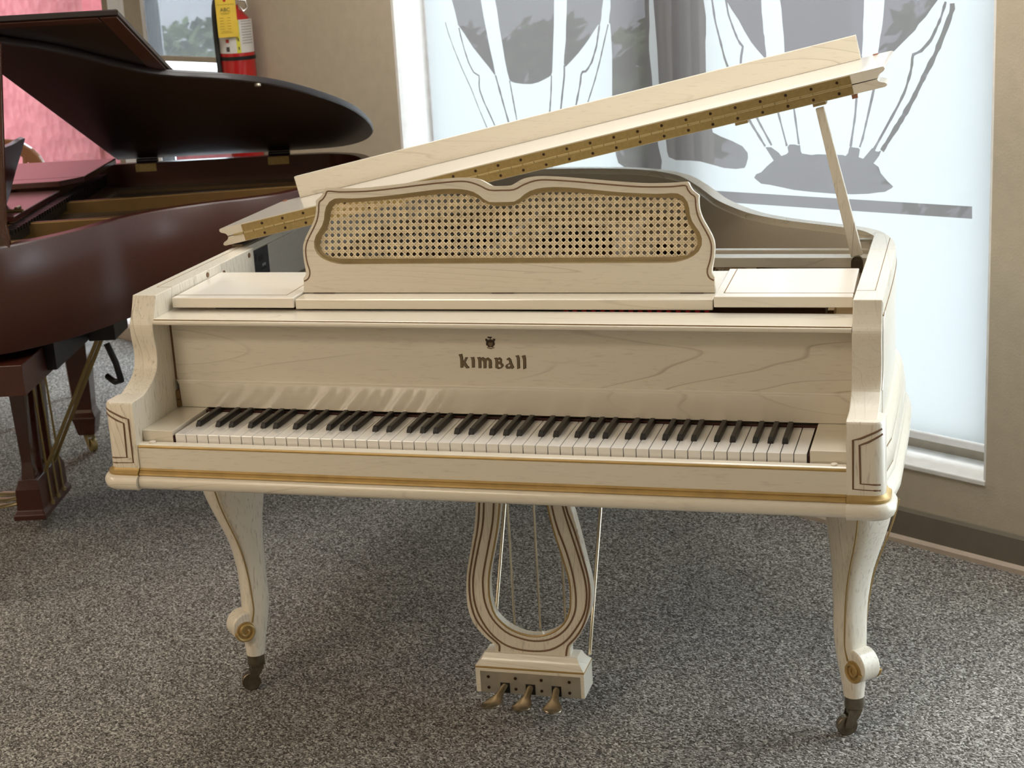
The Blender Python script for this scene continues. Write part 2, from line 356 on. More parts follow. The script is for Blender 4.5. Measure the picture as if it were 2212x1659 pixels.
def main_window():
    r = bpy.data.objects.new('window_1', None); C.objects.link(r); wallframe(r); struct(r, 'wide window behind the white piano')
    a, b, Z1 = -1.886, .305, 2.35
    MB().box(a, b, -.004, .135, .205, .2195).build('window_sill', 'sill_white', r, bevel=.003)
    MB().box(a, a+.012, .0, .135, .219, Z1).build('window_jamb', 'sill_white', r); MB().box(b-.006, b, .0, .135, .219, Z1).build('window_jamb', 'sill_white', r)
    MB().box(a, b, .13, .185, .219, .30).build('bottom_rail', 'frame_beige', r); MB().box(a, b, .13, .185, Z1-.06, Z1).build('top_rail', 'frame_beige', r)
    MB().box(a, a+.045, .13, .185, .30, Z1).build('stile', 'frame_light', r); MB().box(b-.045, b, .13, .185, .30, Z1).build('stile', 'frame_light', r)
    for x0, x1, m in ((-.90, -.85, 'frame_brown'), (-.80, -.775, 'frame_brown'), (-.73, -.70, 'frame_brown')):
        MB().box(x0, x1, .13, .185, .30, Z1).build('mullion', m, r)
    MB().box(a+.045, -.90, .155, .161, .30, Z1-.06).build('pane', 'glass', r); MB().box(-.70, b-.045, .155, .161, .30, Z1-.06).build('pane', 'glass', r)
    MB().box(-.85, -.73, .155, .161, .30, Z1-.06).build('pane', 'glass', r)
main_window()
SH = {
'L1':[(-1.677,1.485),(-1.681,1.407),(-1.669,1.368),(-1.659,1.328),(-1.653,1.323),(-1.628,1.297),(-1.596,1.26),(-1.556,1.224),(-1.527,1.199),(-1.506,1.178),(-1.498,1.172),(-1.5,1.184),(-1.506,1.215),(-1.518,1.262),(-1.526,1.303),(-1.537,1.355),(-1.542,1.386),(-1.545,1.406),(-1.544,1.483)],
'L2':[(-1.48,1.406),(-1.474,1.375),(-1.468,1.324),(-1.459,1.273),(-1.452,1.226),(-1.444,1.188),(-1.436,1.162),(-1.428,1.156),(-1.409,1.152),(-1.375,1.15),(-1.338,1.151),(-1.308,1.157),(-1.282,1.166),(-1.258,1.176),(-1.251,1.18),(-1.245,1.19),(-1.24,1.231),(-1.234,1.281),(-1.228,1.331),(-1.222,1.405),(-1.217,1.478),(-1.474,1.482)],
'L3':[(-1.169,1.404),(-1.172,1.368),(-1.177,1.331),(-1.181,1.286),(-1.19,1.244),(-1.194,1.216),(-1.187,1.207),(-1.162,1.225),(-1.132,1.248),(-1.107,1.27),(-1.089,1.287),(-1.067,1.31),(-1.045,1.333),(-1.038,1.332),(-1.032,1.349),(-1.028,1.375),(-1.021,1.404),(-1.017,1.475),(-1.164,1.477)],
'L4':[(-0.988,1.469),(-0.992,1.403),(-0.993,1.38),(-0.998,1.361),(-1.002,1.339),(-0.997,1.335),(-0.995,1.296),(-0.994,1.248),(-0.997,1.186),(-1.001,1.119),(-1.002,0.999),(-0.994,0.949),(-0.986,0.928),(-0.96,0.916),(-0.869,0.914),(-0.818,0.921),(-0.814,0.945),(-0.826,0.989),(-0.834,1.049),(-0.84,1.119),(-0.841,1.157),(-0.842,1.19),(-0.847,1.238),(-0.849,1.262),(-0.848,1.298),(-0.844,1.333),(-0.844,1.38),(-0.843,1.403),(-0.84,1.467)],
'R0':[(-0.825,1.467),(-0.827,1.403),(-0.823,1.345),(-0.818,1.263),(-0.816,1.163),(-0.808,1.076),(-0.795,0.998),(-0.793,0.974),(-0.787,0.958),(-0.761,0.951),(-0.708,0.953),(-0.671,0.953),(-0.622,0.946),(-0.585,0.94),(-0.541,0.94),(-0.511,0.945),(-0.505,0.954),(-0.498,0.974),(-0.499,0.988),(-0.517,1.005),(-0.554,1.018),(-0.593,1.028),(-0.621,1.038),(-0.633,1.084),(-0.641,1.148),(-0.641,1.201),(-0.64,1.289),(-0.637,1.311),(-0.636,1.357),(-0.643,1.402),(-0.641,1.464)],
'R1':[(-0.564,1.401),(-0.545,1.375),(-0.522,1.348),(-0.503,1.319),(-0.481,1.29),(-0.461,1.27),(-0.442,1.253),(-0.435,1.247),(-0.43,1.249),(-0.43,1.26),(-0.434,1.286),(-0.435,1.306),(-0.438,1.313),(-0.44,1.344),(-0.443,1.368),(-0.444,1.401),(-0.443,1.466),(-0.6,1.469)],
'R2':[(-0.381,1.46),(-0.382,1.401),(-0.378,1.379),(-0.375,1.34),(-0.371,1.306),(-0.369,1.26),(-0.362,1.219),(-0.317,1.194),(-0.242,1.186),(-0.17,1.198),(-0.133,1.225),(-0.124,1.265),(-0.121,1.303),(-0.121,1.337),(-0.119,1.362),(-0.118,1.399),(-0.118,1.456)],
'R3':[(-0.057,1.399),(-0.06,1.364),(-0.063,1.339),(-0.066,1.322),(-0.07,1.306),(-0.072,1.291),(-0.076,1.266),(-0.052,1.254),(-0.025,1.275),(-0.008,1.29),(0.014,1.309),(0.033,1.325),(0.042,1.339),(0.063,1.358),(0.077,1.376),(0.089,1.39),(0.096,1.398),(0.125,1.458),(-0.058,1.46)],
'basket':[(-0.438,1.007),(-0.418,1.008),(-0.393,0.995),(-0.384,0.986),(-0.367,0.992),(-0.36,0.998),(-0.363,1.011),(-0.356,1.019),(-0.339,1.02),(-0.327,1.018),(-0.321,1.02),(-0.319,1.003),(-0.315,0.997),(-0.284,0.995),(-0.265,0.998),(-0.185,1.001),(-0.175,0.999),(-0.167,1.007),(-0.165,1.016),(-0.161,1.026),(-0.154,1.023),(-0.134,1.022),(-0.13,1.018),(-0.134,0.998),(-0.12,0.995),(-0.092,1.025),(-0.088,1.018),(-0.074,1.016),(-0.065,1.02),(-0.071,1.006),(-0.088,0.985),(-0.073,0.977),(-0.066,0.961),(-0.045,0.941),(-0.028,0.929),(-0.033,0.924),(-0.053,0.913),(-0.073,0.91),(-0.104,0.904),(-0.151,0.899),(-0.196,0.896),(-0.288,0.895),(-0.343,0.896),(-0.383,0.9),(-0.425,0.904),(-0.454,0.905),(-0.471,0.915),(-0.478,0.92),(-0.471,0.93),(-0.453,0.937),(-0.433,0.955),(-0.41,0.972),(-0.418,0.982)],
'bar':[(-1.057,0.861),(-0.612,0.873),(-0.214,0.884),(0.201,0.896),(0.202,0.865),(-0.214,0.853),(-0.54,0.844),(-1.059,0.829)],
}
# the balloons' crowns go on above the photograph's upper edge
TOPS = [[(-1.677,1.48),(-1.66,1.60),(-1.60,1.74),(-1.50,1.84),(-1.36,1.88),(-1.21,1.84),(-1.10,1.74),(-1.03,1.60),(-1.017,1.47)],
        [(-.60,1.464),(-.58,1.60),(-.52,1.74),(-.40,1.86),(-.25,1.90),(-.08,1.85),(.05,1.74),(.12,1.60),(.125,1.455)]]
ROPES=[
([(-1.72,1.337),(-1.708,1.301),(-1.688,1.256),(-1.654,1.191),(-1.616,1.128),(-1.586,1.067),(-1.539,0.981)],0.0025),
([(-1.656,1.32),(-1.65,1.294),(-1.636,1.249),(-1.62,1.21),(-1.601,1.181),(-1.573,1.169),(-1.577,1.145),(-1.577,1.126),(-1.56,1.089),(-1.536,1.05),(-1.506,0.999)],0.0037),
([(-1.498,1.173),(-1.483,1.127),(-1.468,1.08),(-1.446,1.015)],0.0050),
([(-1.435,1.159),(-1.426,1.11),(-1.41,1.024)],0.0037),
([(-1.249,1.18),(-1.254,1.129),(-1.267,1.052)],0.0044),
([(-1.192,1.212),(-1.194,1.181),(-1.205,1.131),(-1.22,1.059)],0.0050),
([(-1.04,1.332),(-1.055,1.271),(-1.077,1.224),(-1.101,1.196),(-1.122,1.193),(-1.129,1.158),(-1.157,1.074)],0.0050),
([(-1.005,1.334),(-1.024,1.283),(-1.045,1.225),(-1.068,1.17),(-1.107,1.091)],0.0037),
([(-0.619,1.439),(-0.604,1.345),(-0.588,1.293),(-0.574,1.246),(-0.562,1.219),(-0.535,1.171),(-0.488,1.073),(-0.438,1.009)],0.0050),
([(-0.567,1.414),(-0.557,1.362),(-0.538,1.319),(-0.523,1.29),(-0.509,1.277),(-0.516,1.249),(-0.518,1.227),(-0.495,1.153),(-0.462,1.08),(-0.416,1.013)],0.0050),
([(-0.432,1.248),(-0.412,1.169),(-0.391,1.097),(-0.365,1.014)],0.0050),
([(-0.366,1.25),(-0.35,1.17),(-0.339,1.109),(-0.325,1.021)],0.0050),
([(-0.127,1.26),(-0.14,1.159),(-0.145,1.105),(-0.159,1.025)],0.0050),
([(-0.078,1.261),(-0.089,1.171),(-0.101,1.125),(-0.122,1.047),(-0.131,1.024)],0.0050),
([(0.118,1.394),(0.104,1.352),(0.082,1.309),(0.076,1.299),(0.05,1.274),(0.025,1.264),(0.025,1.245),(0.021,1.222),(0.005,1.174),(-0.014,1.139),(-0.031,1.111),(-0.089,1.018)],0.0056),
([(0.136,1.39),(0.137,1.376),(0.118,1.328),(0.091,1.267),(0.061,1.215),(0.03,1.158),(-0.001,1.108),(-0.063,1.019)],0.0100),
]
def shade():
    r = thing('window_shade', 'white window shade with grey hot-air balloon silhouettes behind the white piano', 'window shade'); wallframe(r)
    holes = list(SH.values())+TOPS; rnd = random.Random(3)
    for pts, w in ROPES:
        P = resample(pts, max(8, int(sum((Vector(b)-Vector(a)).length for a, b in zip(pts, pts[1:]))/.012))); A = []; B = []
        for i, p in enumerate(P):
            d = (P[min(i+1, len(P)-1)]-P[max(i-1, 0)]).normalized(); n = Vector((-d.y, d.x)); q = w/2*rnd.uniform(1.0, 1.7)
            A.append(tuple(p+n*q)); B.append(tuple(p-n*q))
        holes.append(A+B[::-1])
    outer = [(-1.815, .281), (.297, .281), (.297, 2.30), (-1.815, 2.30)]
    V, keep, ins = flat(outer, holes)
    Y = .085
    for nm, F, m in (('white_print', keep, 'film_white'), ('mesh_silhouette', ins, 'film_mesh')):
        for comp in components(F):
            ids = sorted({i for f in comp for i in f}); mp = {i: k for k, i in enumerate(ids)}
            b = MB(); b.add([(V[i][0], Y, V[i][1]) for i in ids], [tuple(mp[i] for i in f) for f in comp]); b.build(nm, m, r)
    MB().box(-1.815, .297, Y-.007, Y+.007, .262, .284).build('hem_bar', 'hem', r, bevel=.004)
    MB().cyl((-.76, Y+.005, 2.32), (1, 0, 0), .026, 2.11).build('roller', 'hem', r, smooth=True)
shade()
def side_window():
    r = bpy.data.objects.new('window_2', None); C.objects.link(r); wallframe(r); struct(r, 'side window looking out on a red stucco wall')
    a, b, Z0, Z1 = -5.6, -2.85, .055, 2.35
    MB().box(a, b, -.004, .11, .045, .068).build('window_sill', 'sill_white', r)
    MB().box(b-.05, b, .09, .15, Z0, Z1).build('stile', 'frame_light', r); MB().box(a, a+.05, .09, .15, Z0, Z1).build('stile', 'frame_light', r)
    MB().box(a, b, .09, .15, Z0, .10).build('bottom_rail', 'frame_light', r); MB().box(a, b, .09, .15, Z1-.05, Z1).build('top_rail', 'frame_light', r)
    for x0, x1, m in ((-3.83, -3.785, 'frame_brown'), (-3.785, -3.735, 'frame_light'), (-3.735, -3.66, 'hem'), (-3.66, -3.535, 'frame_beige'), (-3.535, -3.505, 'frame_light')):
        MB().box(x0, x1, .08, .15, Z0, Z1).build('mullion', m, r)
    MB().box(-3.505, -3.498, .085, .14, Z0, Z1).build('gasket', 'rubber', r)
    MB().box(-3.49, -2.9, .118, .124, .10, Z1-.05).build('pane', 'glass', r); MB().box(a+.05, -3.83, .118, .124, .10, Z1-.05).build('pane', 'glass', r)
    s = thing('roller_shade', 'sheer grey roller shade half lowered beside the fire extinguisher', 'window shade'); wallframe(s)
    MB().box(-3.44, -2.87, .038, .0395, 1.205, 2.28).build('sheer_cloth', 'film_sheer', s)
    MB().box(-3.44, -2.87, .033, .045, 1.185, 1.207).build('hem_bar', 'frame_beige', s, bevel=.003)
    MB().cyl((-3.155, .045, 2.3), (1, 0, 0), .024, .57).build('roller', 'hem', s, smooth=True)
side_window()
def ceiling_lights():
    for i, (s, o, watts, colr) in enumerate(LAMPS):
        t = thing('ceiling_light', LAMP_LABELS[i], 'ceiling light', wp(s, o, CEIL), WR, 'ceiling light panels')
        MB().plate([(-.62, -.32), (.62, -.32), (.62, .32), (-.62, .32)], [[(-.6, -.3), (.6, -.3), (.6, .3), (-.6, .3)]], lambda p, z: (p[0], p[1], z), -.03, 0).build('frame', 'sill_white', t)
        MB().box(-.6, .6, -.3, .3, -.012, -.008).build('diffuser', 'lamp_glow', t)
        l = bpy.data.lights.new('panel_lamp', 'AREA'); l.shape = 'RECTANGLE'; l.size = 1.18; l.size_y = .58; l.energy = watts; l.color = colr
        ob = bpy.data.objects.new('panel_lamp', l); C.objects.link(ob); ob.parent = t; ob.location = (0, 0, -.035)
ceiling_lights()
def outside():
    struct(wallframe(MB().box(-70, 30, .2, 60, -.12, -.07).build('ground_outside', 'asphalt')), 'grey pavement outside')
    w = thing('boundary_wall', 'red stucco wall standing outside the side window', 'wall'); wallframe(w)
    MB().box(-10, -5.95, 1.2, 1.6, -.07, 3.8).build('tall_wing', 'stucco', w)
    MB().box(-5.95, -4.45, 1.22, 1.58, -.07, .955).build('low_wall', 'stucco', w); MB().box(-5.95, -4.43, 1.20, 1.60, .955, 1.0).build('coping', 'frame_light', w)
    def bush(label, s, o, z, w_, h, d, mat, seed, n=900, leaf=.05, cat='bush', grp='bushes outside the windows'):
        rnd = random.Random(seed); t = thing('bush', label, cat, wp(s, o, -.07), WR, grp)
        b = MB()
        for k in range(n):
            u = rnd.uniform(-1, 1); th = rnd.uniform(0, 2*PI); q = rnd.random()**.33
            x = w_*q*math.sqrt(1-u*u)*math.cos(th); y = d*q*math.sqrt(1-u*u)*math.sin(th); zz = h*(.5+.5*u*q)
            c = Vector((x, y, zz)); a = Vector((rnd.gauss(0, 1), rnd.gauss(0, 1), rnd.gauss(0, 1))).normalized(); e = a.orthogonal().normalized(); l = leaf*rnd.uniform(.6, 1.4)
            b.add([tuple(c-e*l), tuple(c+a*l*.5), tuple(c+e*l), tuple(c-a*l*.5)], [(0, 1, 2, 3)])
        f = b.build('foliage', mat, t); f['kind'] = 'stuff'
        k = MB()
        for q in range(4): k.tube([(rnd.uniform(-.1, .1)*w_, 0, 0), (rnd.uniform(-.5, .5)*w_, rnd.uniform(-.2, .2), h*.7)], [.03, .008], 6)
        k.build('stem', 'twig', t)
    bush('pale green bush seen through the sheer roller shade', -9.3, 4.2, 0, 1.0, 1.08, .6, 'hedge_far', 1, 1600, .06)
    bush('brown green bush behind the left gore of the left balloon', -6.55, 4.4, 0, .45, 1.02, .5, 'hedge_brown', 2, 1300, .06)
    bush('green bush behind the middle gore of the left balloon', -5.35, 4.2, 0, .42, 1.10, .5, 'hedge', 5, 1300, .06)
    bush('light green bush behind the right gore of the left balloon', -4.4, 4.2, 0, .40, 1.12, .5, 'hedge_far', 3, 1300, .055)
    bush('green bush behind the right gore of the right balloon', -2.45, 4.2, 0, .33, 1.25, .4, 'hedge', 4, 900, .055)
    bl = thing('far_building', 'lavender grey building beyond the right balloon silhouette', 'building', wp(-6.6, 8, -.07), WR)
    MB().box(-1.1, .95, 0, 2, 0, 2.6).build('wall', 'far_wall', bl); MB().box(-1.25, 1.1, -.15, 2.15, 2.6, 2.75).build('roof', 'far_roof', bl)
    for k in range(2): MB().box(-.8+k*.9, -.2+k*.9, -.02, .05, 1.5, 2.2).build('window', 'far_glass', bl)
outside()

# ------------------------------------------------------------------ white grand piano (its frame is the world frame)
RIM = [(.733,.118),(.735,.30),(.735,.46),(.7315,.597),(.717,.684),(.69,.755),(.657,.798),(.605,.836),(.54,.877),(.475,.924),(.403,1.0),(.318,1.148),(.264,1.283),(.225,1.383),(.167,1.515),(.1185,1.586),(.05,1.65),(-.05,1.695),(-.2146,1.715),(-.40,1.70),(-.55,1.655),(-.66,1.57),(-.715,1.45),(-.731,1.30),(-.731,.9),(-.731,.5),(-.731,.118)]
RIMS = [tuple(p) for p in spline(RIM, 5)]
ARM = [(.026,.792),(.04,.797),(.069,.81),(.086,.825),(.0935,.842),(.0955,.863),(.0905,.893),(.092,.915),(.10,.93),(.11,.95),(.118,.97)]
P = thing('grand_piano', 'cream whitewashed grand piano with caned music desk and gold trim', 'piano')
def case():
    rim = MB().sweep([(0, .965), (-.003, .9695), (-.030, .9695), (-.030, .66), (0, .66)], RIMS).build('rim', 'cream_y', P, smooth=True)
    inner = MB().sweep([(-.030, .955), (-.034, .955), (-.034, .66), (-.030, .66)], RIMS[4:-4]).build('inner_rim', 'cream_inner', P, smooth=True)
    belt = MB().sweep([(0,.737),(.007,.735),(.013,.729),(.0165,.718),(.0150,.7155),(.0150,.7130),(.0175,.710),(.0205,.692),(.0205,.678),(.0185,.6755),(.0185,.673),(.0215,.670),(.0225,.66),(.019,.656),(.022,.651),(.026,.645),(.031,.638),(.033,.629),(.030,.62),(.022,.614),(-.02,.613),(-.02,.737)], [(.7225, .02), (.7245, .05)]+RIMS+[(-.7225, .05), (-.7205, .02)])
    belt.build('side_moulding', 'cream_y', P, smooth=True)
    for z, o in ((.7142, .0158), (.6742, .0193)): MB().sweep([(o, z-.0016), (o, z+.0016), (o-.002, z+.0016), (o-.002, z-.0016)], [(.7225, .02), (.7245, .05)]+RIMS+[(-.7225, .05), (-.7205, .02)]).build('inlay_line', 'brown_gold', P)
    MB().sweep([(.0012, .9405), (.0012, .9425), (-.001, .9425), (-.001, .9405)], RIMS).build('inlay_line', 'brown_gold', P)
    bottom = [(p[0]*.98, p[1]) for p in RIMS]+[(-.70, .0), (.70, .0)]
    MB().prism(bottom, lambda p, t: (p[0], p[1], t), .618, .66).build('bottom_board', 'cream_x', P)
    prof = [(-.02, .62), (-.02, .789)]+[tuple(p) for p in spline(ARM, 4)]
    for s, yend in ((-1, .59), (1, .56)):
        x0, x1 = (.681, .7322)
        pl = prof+[(yend, .97), (yend, .62)]
        a = MB().prism(pl, FY, s*x0, s*x1).build('arm', 'cream_y' if s > 0 else 'cream_z', P, smooth=False, bevel=.0015)
        MB().box(*sorted((s*.7145, s*.7158)), .19, yend, .9695, .9704).build('joint_line', 'brown_gold', a)
        MB().box(*sorted((s*.682, s*.7152)), .1895, .1905, .9695, .9703).build('joint_line', 'brown_gold', a)
        if s > 0:
            back = [(x-.0012, y) for x, y in RIMS if y > .56 and x > .684 and y < .9]
            MB().prism([(.681, .56), (.7322, .56)]+back+[(.681, back[-1][1]+.003)], lambda p, t: (p[0], p[1], t), .80, .97).build('arm_tail', 'cream_y', a, bevel=.0012)
            MB().box(.7145, .7158, .56, .675, .9695, .9704).build('joint_line', 'brown_gold', a)
        # cheek block: rounded outer front corner, flared foot
        arc = [(.725+.02*math.sin(t), -.008-.02*math.cos(t)) for t in (PI/2*k/6 for k in range(7))]
        path = [(.681, -.028)]+arc+[(.745, .03)]
        out = [(s*x, y) for x, y in path]; foot = [(s*.681, .09)]
        pth = [(x, y) for x, y in path]; pth = pth if s > 0 else [(-x, y) for x, y in pth][::-1]
        blk = MB(); poly = [(.681, .03)]+path
        rings = []
        for o, z in ((-.010, .7895), (-.003, .7885), (0, .7845), (.0005, .70), (.0015, .657)):
            q = offs(poly, -o); q[0] = Vector((.6804, .03)); q[1] = Vector((.6804, -.028-o)); q[-1] = Vector((.745+o, .03))
            rings.append([(s*p.x, p.y, z) for p in q])
        blk.loft(rings); b = blk.build('cheek_block', 'cream_z', P, smooth=True)
        g = MB().sweep([(-.004, .657), (.002, .657), (.004, .653), (.0095, .650), (.0105, .6465), (.0095, .644), (-.004, .644)], pth).build('gold_cove', 'gold', b, smooth=True)
        MB().sweep([(-.02, .644), (.010, .644), (.016, .6405), (.0195, .634), (.0200, .627), (.017, .619), (.010, .614), (-.02, .6135)], pth).build('foot_moulding', 'cream_x', b, smooth=True)
        for L in ([(.738,.6655),(.73,.6665),(.692,.668),(.6916,.757),(.705,.7605),(.7306,.7726),(.740,.7766)], [(.738,.676),(.73,.677),(.7046,.6783),(.7027,.7482),(.717,.754),(.733,.763),(.741,.767)]):
            MB().tube([(s*x, -.0285 if x < .725 else -.0085-math.sqrt(max(.02**2-(x-.725)**2, 0)), z) for x, z in L], .0019, 6).build('inlay_line', 'brown_line', b)
        # gold edge of the arm profile
        if s > 0:
            MB().tube([(.7335, y+.028, z) for y, z in [tuple(p) for p in spline(ARM[2:-2], 3)]]+[(.7345, .15, .9415)], .0014, 6).build('inlay_line', 'cream_gloss', a)
case()
def plugs():
    for y, z in ((.564, .9577), (.3517, .9599), (.43, .947)):
        MB().cyl((-.6805, y, z), (1, 0, 0), .0055, .002, 12).build('screw', 'brown_line', P)
    pq = MB().box(-.698, -.6955, .615, .70, .890, .955).build('plaque', 'plaque', P)
    MB().box(-.6957, -.6950, .655, .682, .905, .909).build('plaque_print', 'plaque_ink', pq); MB().box(-.6957, -.6950, .66, .68, .912, .918).build('plaque_print', 'plaque_light', pq)
    MB().prism([(.628, .930), (.633, .932), (.634, .945), (.629, .947), (.626, .94)], FY, -.6957, -.6950).build('plaque_print', 'plaque_ink', pq)
    MB().box(-.6957, -.6950, .642, .668, .926, .938).build('plaque_print', 'plaque_ink', pq)
    t = MB().box(.64, .683, .70, .715, .957, .962).build('lid_catch', 'plate_metal', P)
plugs()
def keyboard():
    kb = MB().box(-.68, .68, -.02, .40, .640, .690).build('key_bed', 'cream_x', P)
    # keyslip with gold beads
    ks = MB().prism([(-.006, .645), (-.006, .705), (-.020, .705), (-.0235, .7035), (-.0245, .700), (-.0255, .6975), (-.026, .657), (-.026, .645)], FY, -.6805, .6805).build('keyslip', 'cream_x', P)
    MB().prism([(-.02, .7025), (-.0248, .7025), (-.0262, .7005), (-.0262, .698), (-.0245, .697), (-.02, .697)], FY, -.680, .680).build('gold_bead', 'gold', ks)
    MB().prism([(-.02, .6565), (-.0272, .6565), (-.030, .6535), (-.0285, .6515), (-.0335, .6475), (-.0345, .6445), (-.02, .644)], FY, -.680, .680).build('gold_cove', 'gold', ks)
    MB().prism([(.05, .644)]+[(-.027-.0125*math.sin(t), .6293+.0147*math.cos(t)) for t in (PI*k/10 for k in range(11))]+[(.05, .6146)], FY, -.6805, .6805).build('front_rail', 'cream_x', P, smooth=True)
    for x, y in ((-.654, -.0125), (.6586, -.0125)): MB().cyl((x, y, .7065), (0, 0, 1), .0062, .0035, 18).build('screw_cap', 'cream_gloss', ks, bevel=.001)
    for s in (-1, 1): MB().box(*sorted((s*.6155, s*.6805)), .0, .165, .700, .7262).build('key_block', 'cream_soft', P, bevel=.001)
    MB().box(-.6155, .6155, .151, .158, .69, .7225).build('name_felt', 'felt_dark', P)
    MB().box(.6125, .6150, .0, .15, .69, .7165).build('key_cheek_felt', 'felt_dark', P); MB().box(-.6150, -.6125, .0, .15, .69, .7165).build('key_cheek_felt', 'felt_dark', P)
    def keymesh(name, mat, rings):
        b = MB().loft(rings); o = b.build(name, mat, kb, smooth=False, bevel=.0007); return o
    w = .01105
    wk = keymesh('white_key', 'key_white', [[(-w, .0, z0), (w, .0, z0), (w, .1505, z0), (-w, .1505, z0)] for z0 in (.7005, .72)])
    wk.modifiers['bevel'].width = .0009
    bk = keymesh('black_key', 'key_black', [[(-.0055, .050, .718), (.0055, .050, .718), (.0055, .1505, .718), (-.0055, .1505, .718)], [(-.0053, .0515, .724), (.0053, .0515, .724), (.0053, .1505, .724), (-.0053, .1505, .724)], [(-.0042, .0565, .7305), (.0042, .0565, .7305), (.0044, .1505, .7315), (-.0044, .1505, .7315)]])
    bk.modifiers['bevel'].width = .0012
    def cp(src, x):
        o = src.copy(); C.objects.link(o); o.parent = kb; o.location = (x, 0, 0); return o
    pat = {0: 1, 1: 0, 2: 1, 3: 1, 4: 0, 5: 1, 6: 1}      # starting at A: A# yes, B no, C#, D#, E no, F#, G#
    off = {0: .0025, 2: -.0025, 3: .0025, 5: -.0035, 6: 0}
    fw = fb = True
    for i in range(52):
        x = -.611+.0235*(i+.5)
        if fw: wk.location = (x, 0, 0); fw = False
        else: cp(wk, x)
        k = i % 7
        if pat[k] and i < 51:
            xb = -.611+.0235*(i+1)+off[k]
            if fb: bk.location = (xb, 0, 0); fb = False
            else: cp(bk, xb)
keyboard()
LOGO = {
'k':[(-0.0706,0.8464),(-0.063,0.848),(-0.062,0.8405),(-0.0617,0.8327),(-0.057,0.841),(-0.0516,0.841),(-0.0573,0.8313),(-0.0531,0.8239),(-0.05,0.8218),(-0.0505,0.8197),(-0.0567,0.8189),(-0.0622,0.8255),(-0.0625,0.8205),(-0.0685,0.8197),(-0.068,0.8326),(-0.0682,0.8404)],
'i':[(-0.0473,0.8411),(-0.0393,0.842),(-0.0384,0.8345),(-0.0393,0.821),(-0.0454,0.8203),(-0.0449,0.833),(-0.0456,0.8394)],
'm':[(-0.034,0.841),(-0.0268,0.8422),(-0.0258,0.8401),(-0.0214,0.8423),(-0.0169,0.8391),(-0.0118,0.8417),(-0.005,0.8369),(-0.0041,0.8294),(-0.0051,0.8237),(-0.0038,0.8209),(-0.0107,0.8194),(-0.0115,0.8236),(-0.0105,0.8336),(-0.0131,0.8371),(-0.0148,0.8335),(-0.016,0.82),(-0.0219,0.8195),(-0.0214,0.8313),(-0.0235,0.8365),(-0.0253,0.834),(-0.026,0.8201),(-0.0321,0.8198),(-0.0315,0.8346),(-0.0323,0.8389)],
'B':[(0.0003,0.8405),(0.0067,0.8417),(0.0077,0.8399),(0.0118,0.8424),(0.0162,0.839),(0.0162,0.834),(0.0147,0.8319),(0.0187,0.8284),(0.0189,0.8249),(0.0147,0.8205),(0.0082,0.8183),(0.0019,0.821),(0.0027,0.8338),(0.0022,0.838)],
'a':[(0.025,0.8388),(0.0306,0.8424),(0.0343,0.8393),(0.0366,0.8301),(0.04,0.8224),(0.0352,0.8188),(0.0332,0.8216),(0.031,0.8198),(0.0246,0.8197),(0.0217,0.8239),(0.0244,0.8278),(0.0302,0.8307),(0.0299,0.8364),(0.0263,0.8367)],
'l1':[(0.0431,0.8454),(0.0499,0.8473),(0.0517,0.8417),(0.0513,0.8212),(0.0455,0.819),(0.046,0.8345),(0.0458,0.8423)],
'l2':[(0.0558,0.8453),(0.063,0.8475),(0.0644,0.8405),(0.0636,0.8214),(0.0575,0.8189),(0.0581,0.8348),(0.0577,0.8404)]}
LHOLE = {'B':[[(0.0086,0.8371),(0.0084,0.8335),(0.012,0.834),(0.0121,0.8368)],[(0.0081,0.8286),(0.0077,0.8232),(0.0112,0.8219),(0.0139,0.8248),(0.0116,0.8283)]],
'a':[[(0.0267,0.8257),(0.0277,0.8236),(0.0301,0.8233),(0.0324,0.8262),(0.0308,0.8286),(0.0283,0.8282)]]}
CREST = [[(-0.0106,0.8827),(-0.0007,0.8825),(-0.0015,0.8807),(-0.0044,0.8796),(-0.0034,0.8782),(-0.0053,0.8775),(-0.0058,0.8796),(-0.0097,0.8806)],
[(-0.0144,0.8788),(-0.0116,0.8784),(-0.0096,0.8764),(-0.0067,0.8771),(-0.0024,0.8772),(-0.0004,0.8765),(0.0019,0.879),(0.0055,0.8787),(0.0045,0.8748),(0.003,0.8734),(0.0038,0.8691),(0.0032,0.8656),(0.0011,0.8656),(0.0002,0.862),(-0.0098,0.8619),(-0.0117,0.8654),(-0.0139,0.8654),(-0.0136,0.8696),(-0.013,0.8731),(-0.0147,0.8752)],
[(-0.013,0.8619),(-0.0098,0.8612),(-0.0046,0.8602),(0.0001,0.861),(0.0034,0.8624),(0.0022,0.8603),(-0.0047,0.8581),(-0.0114,0.8598)]]
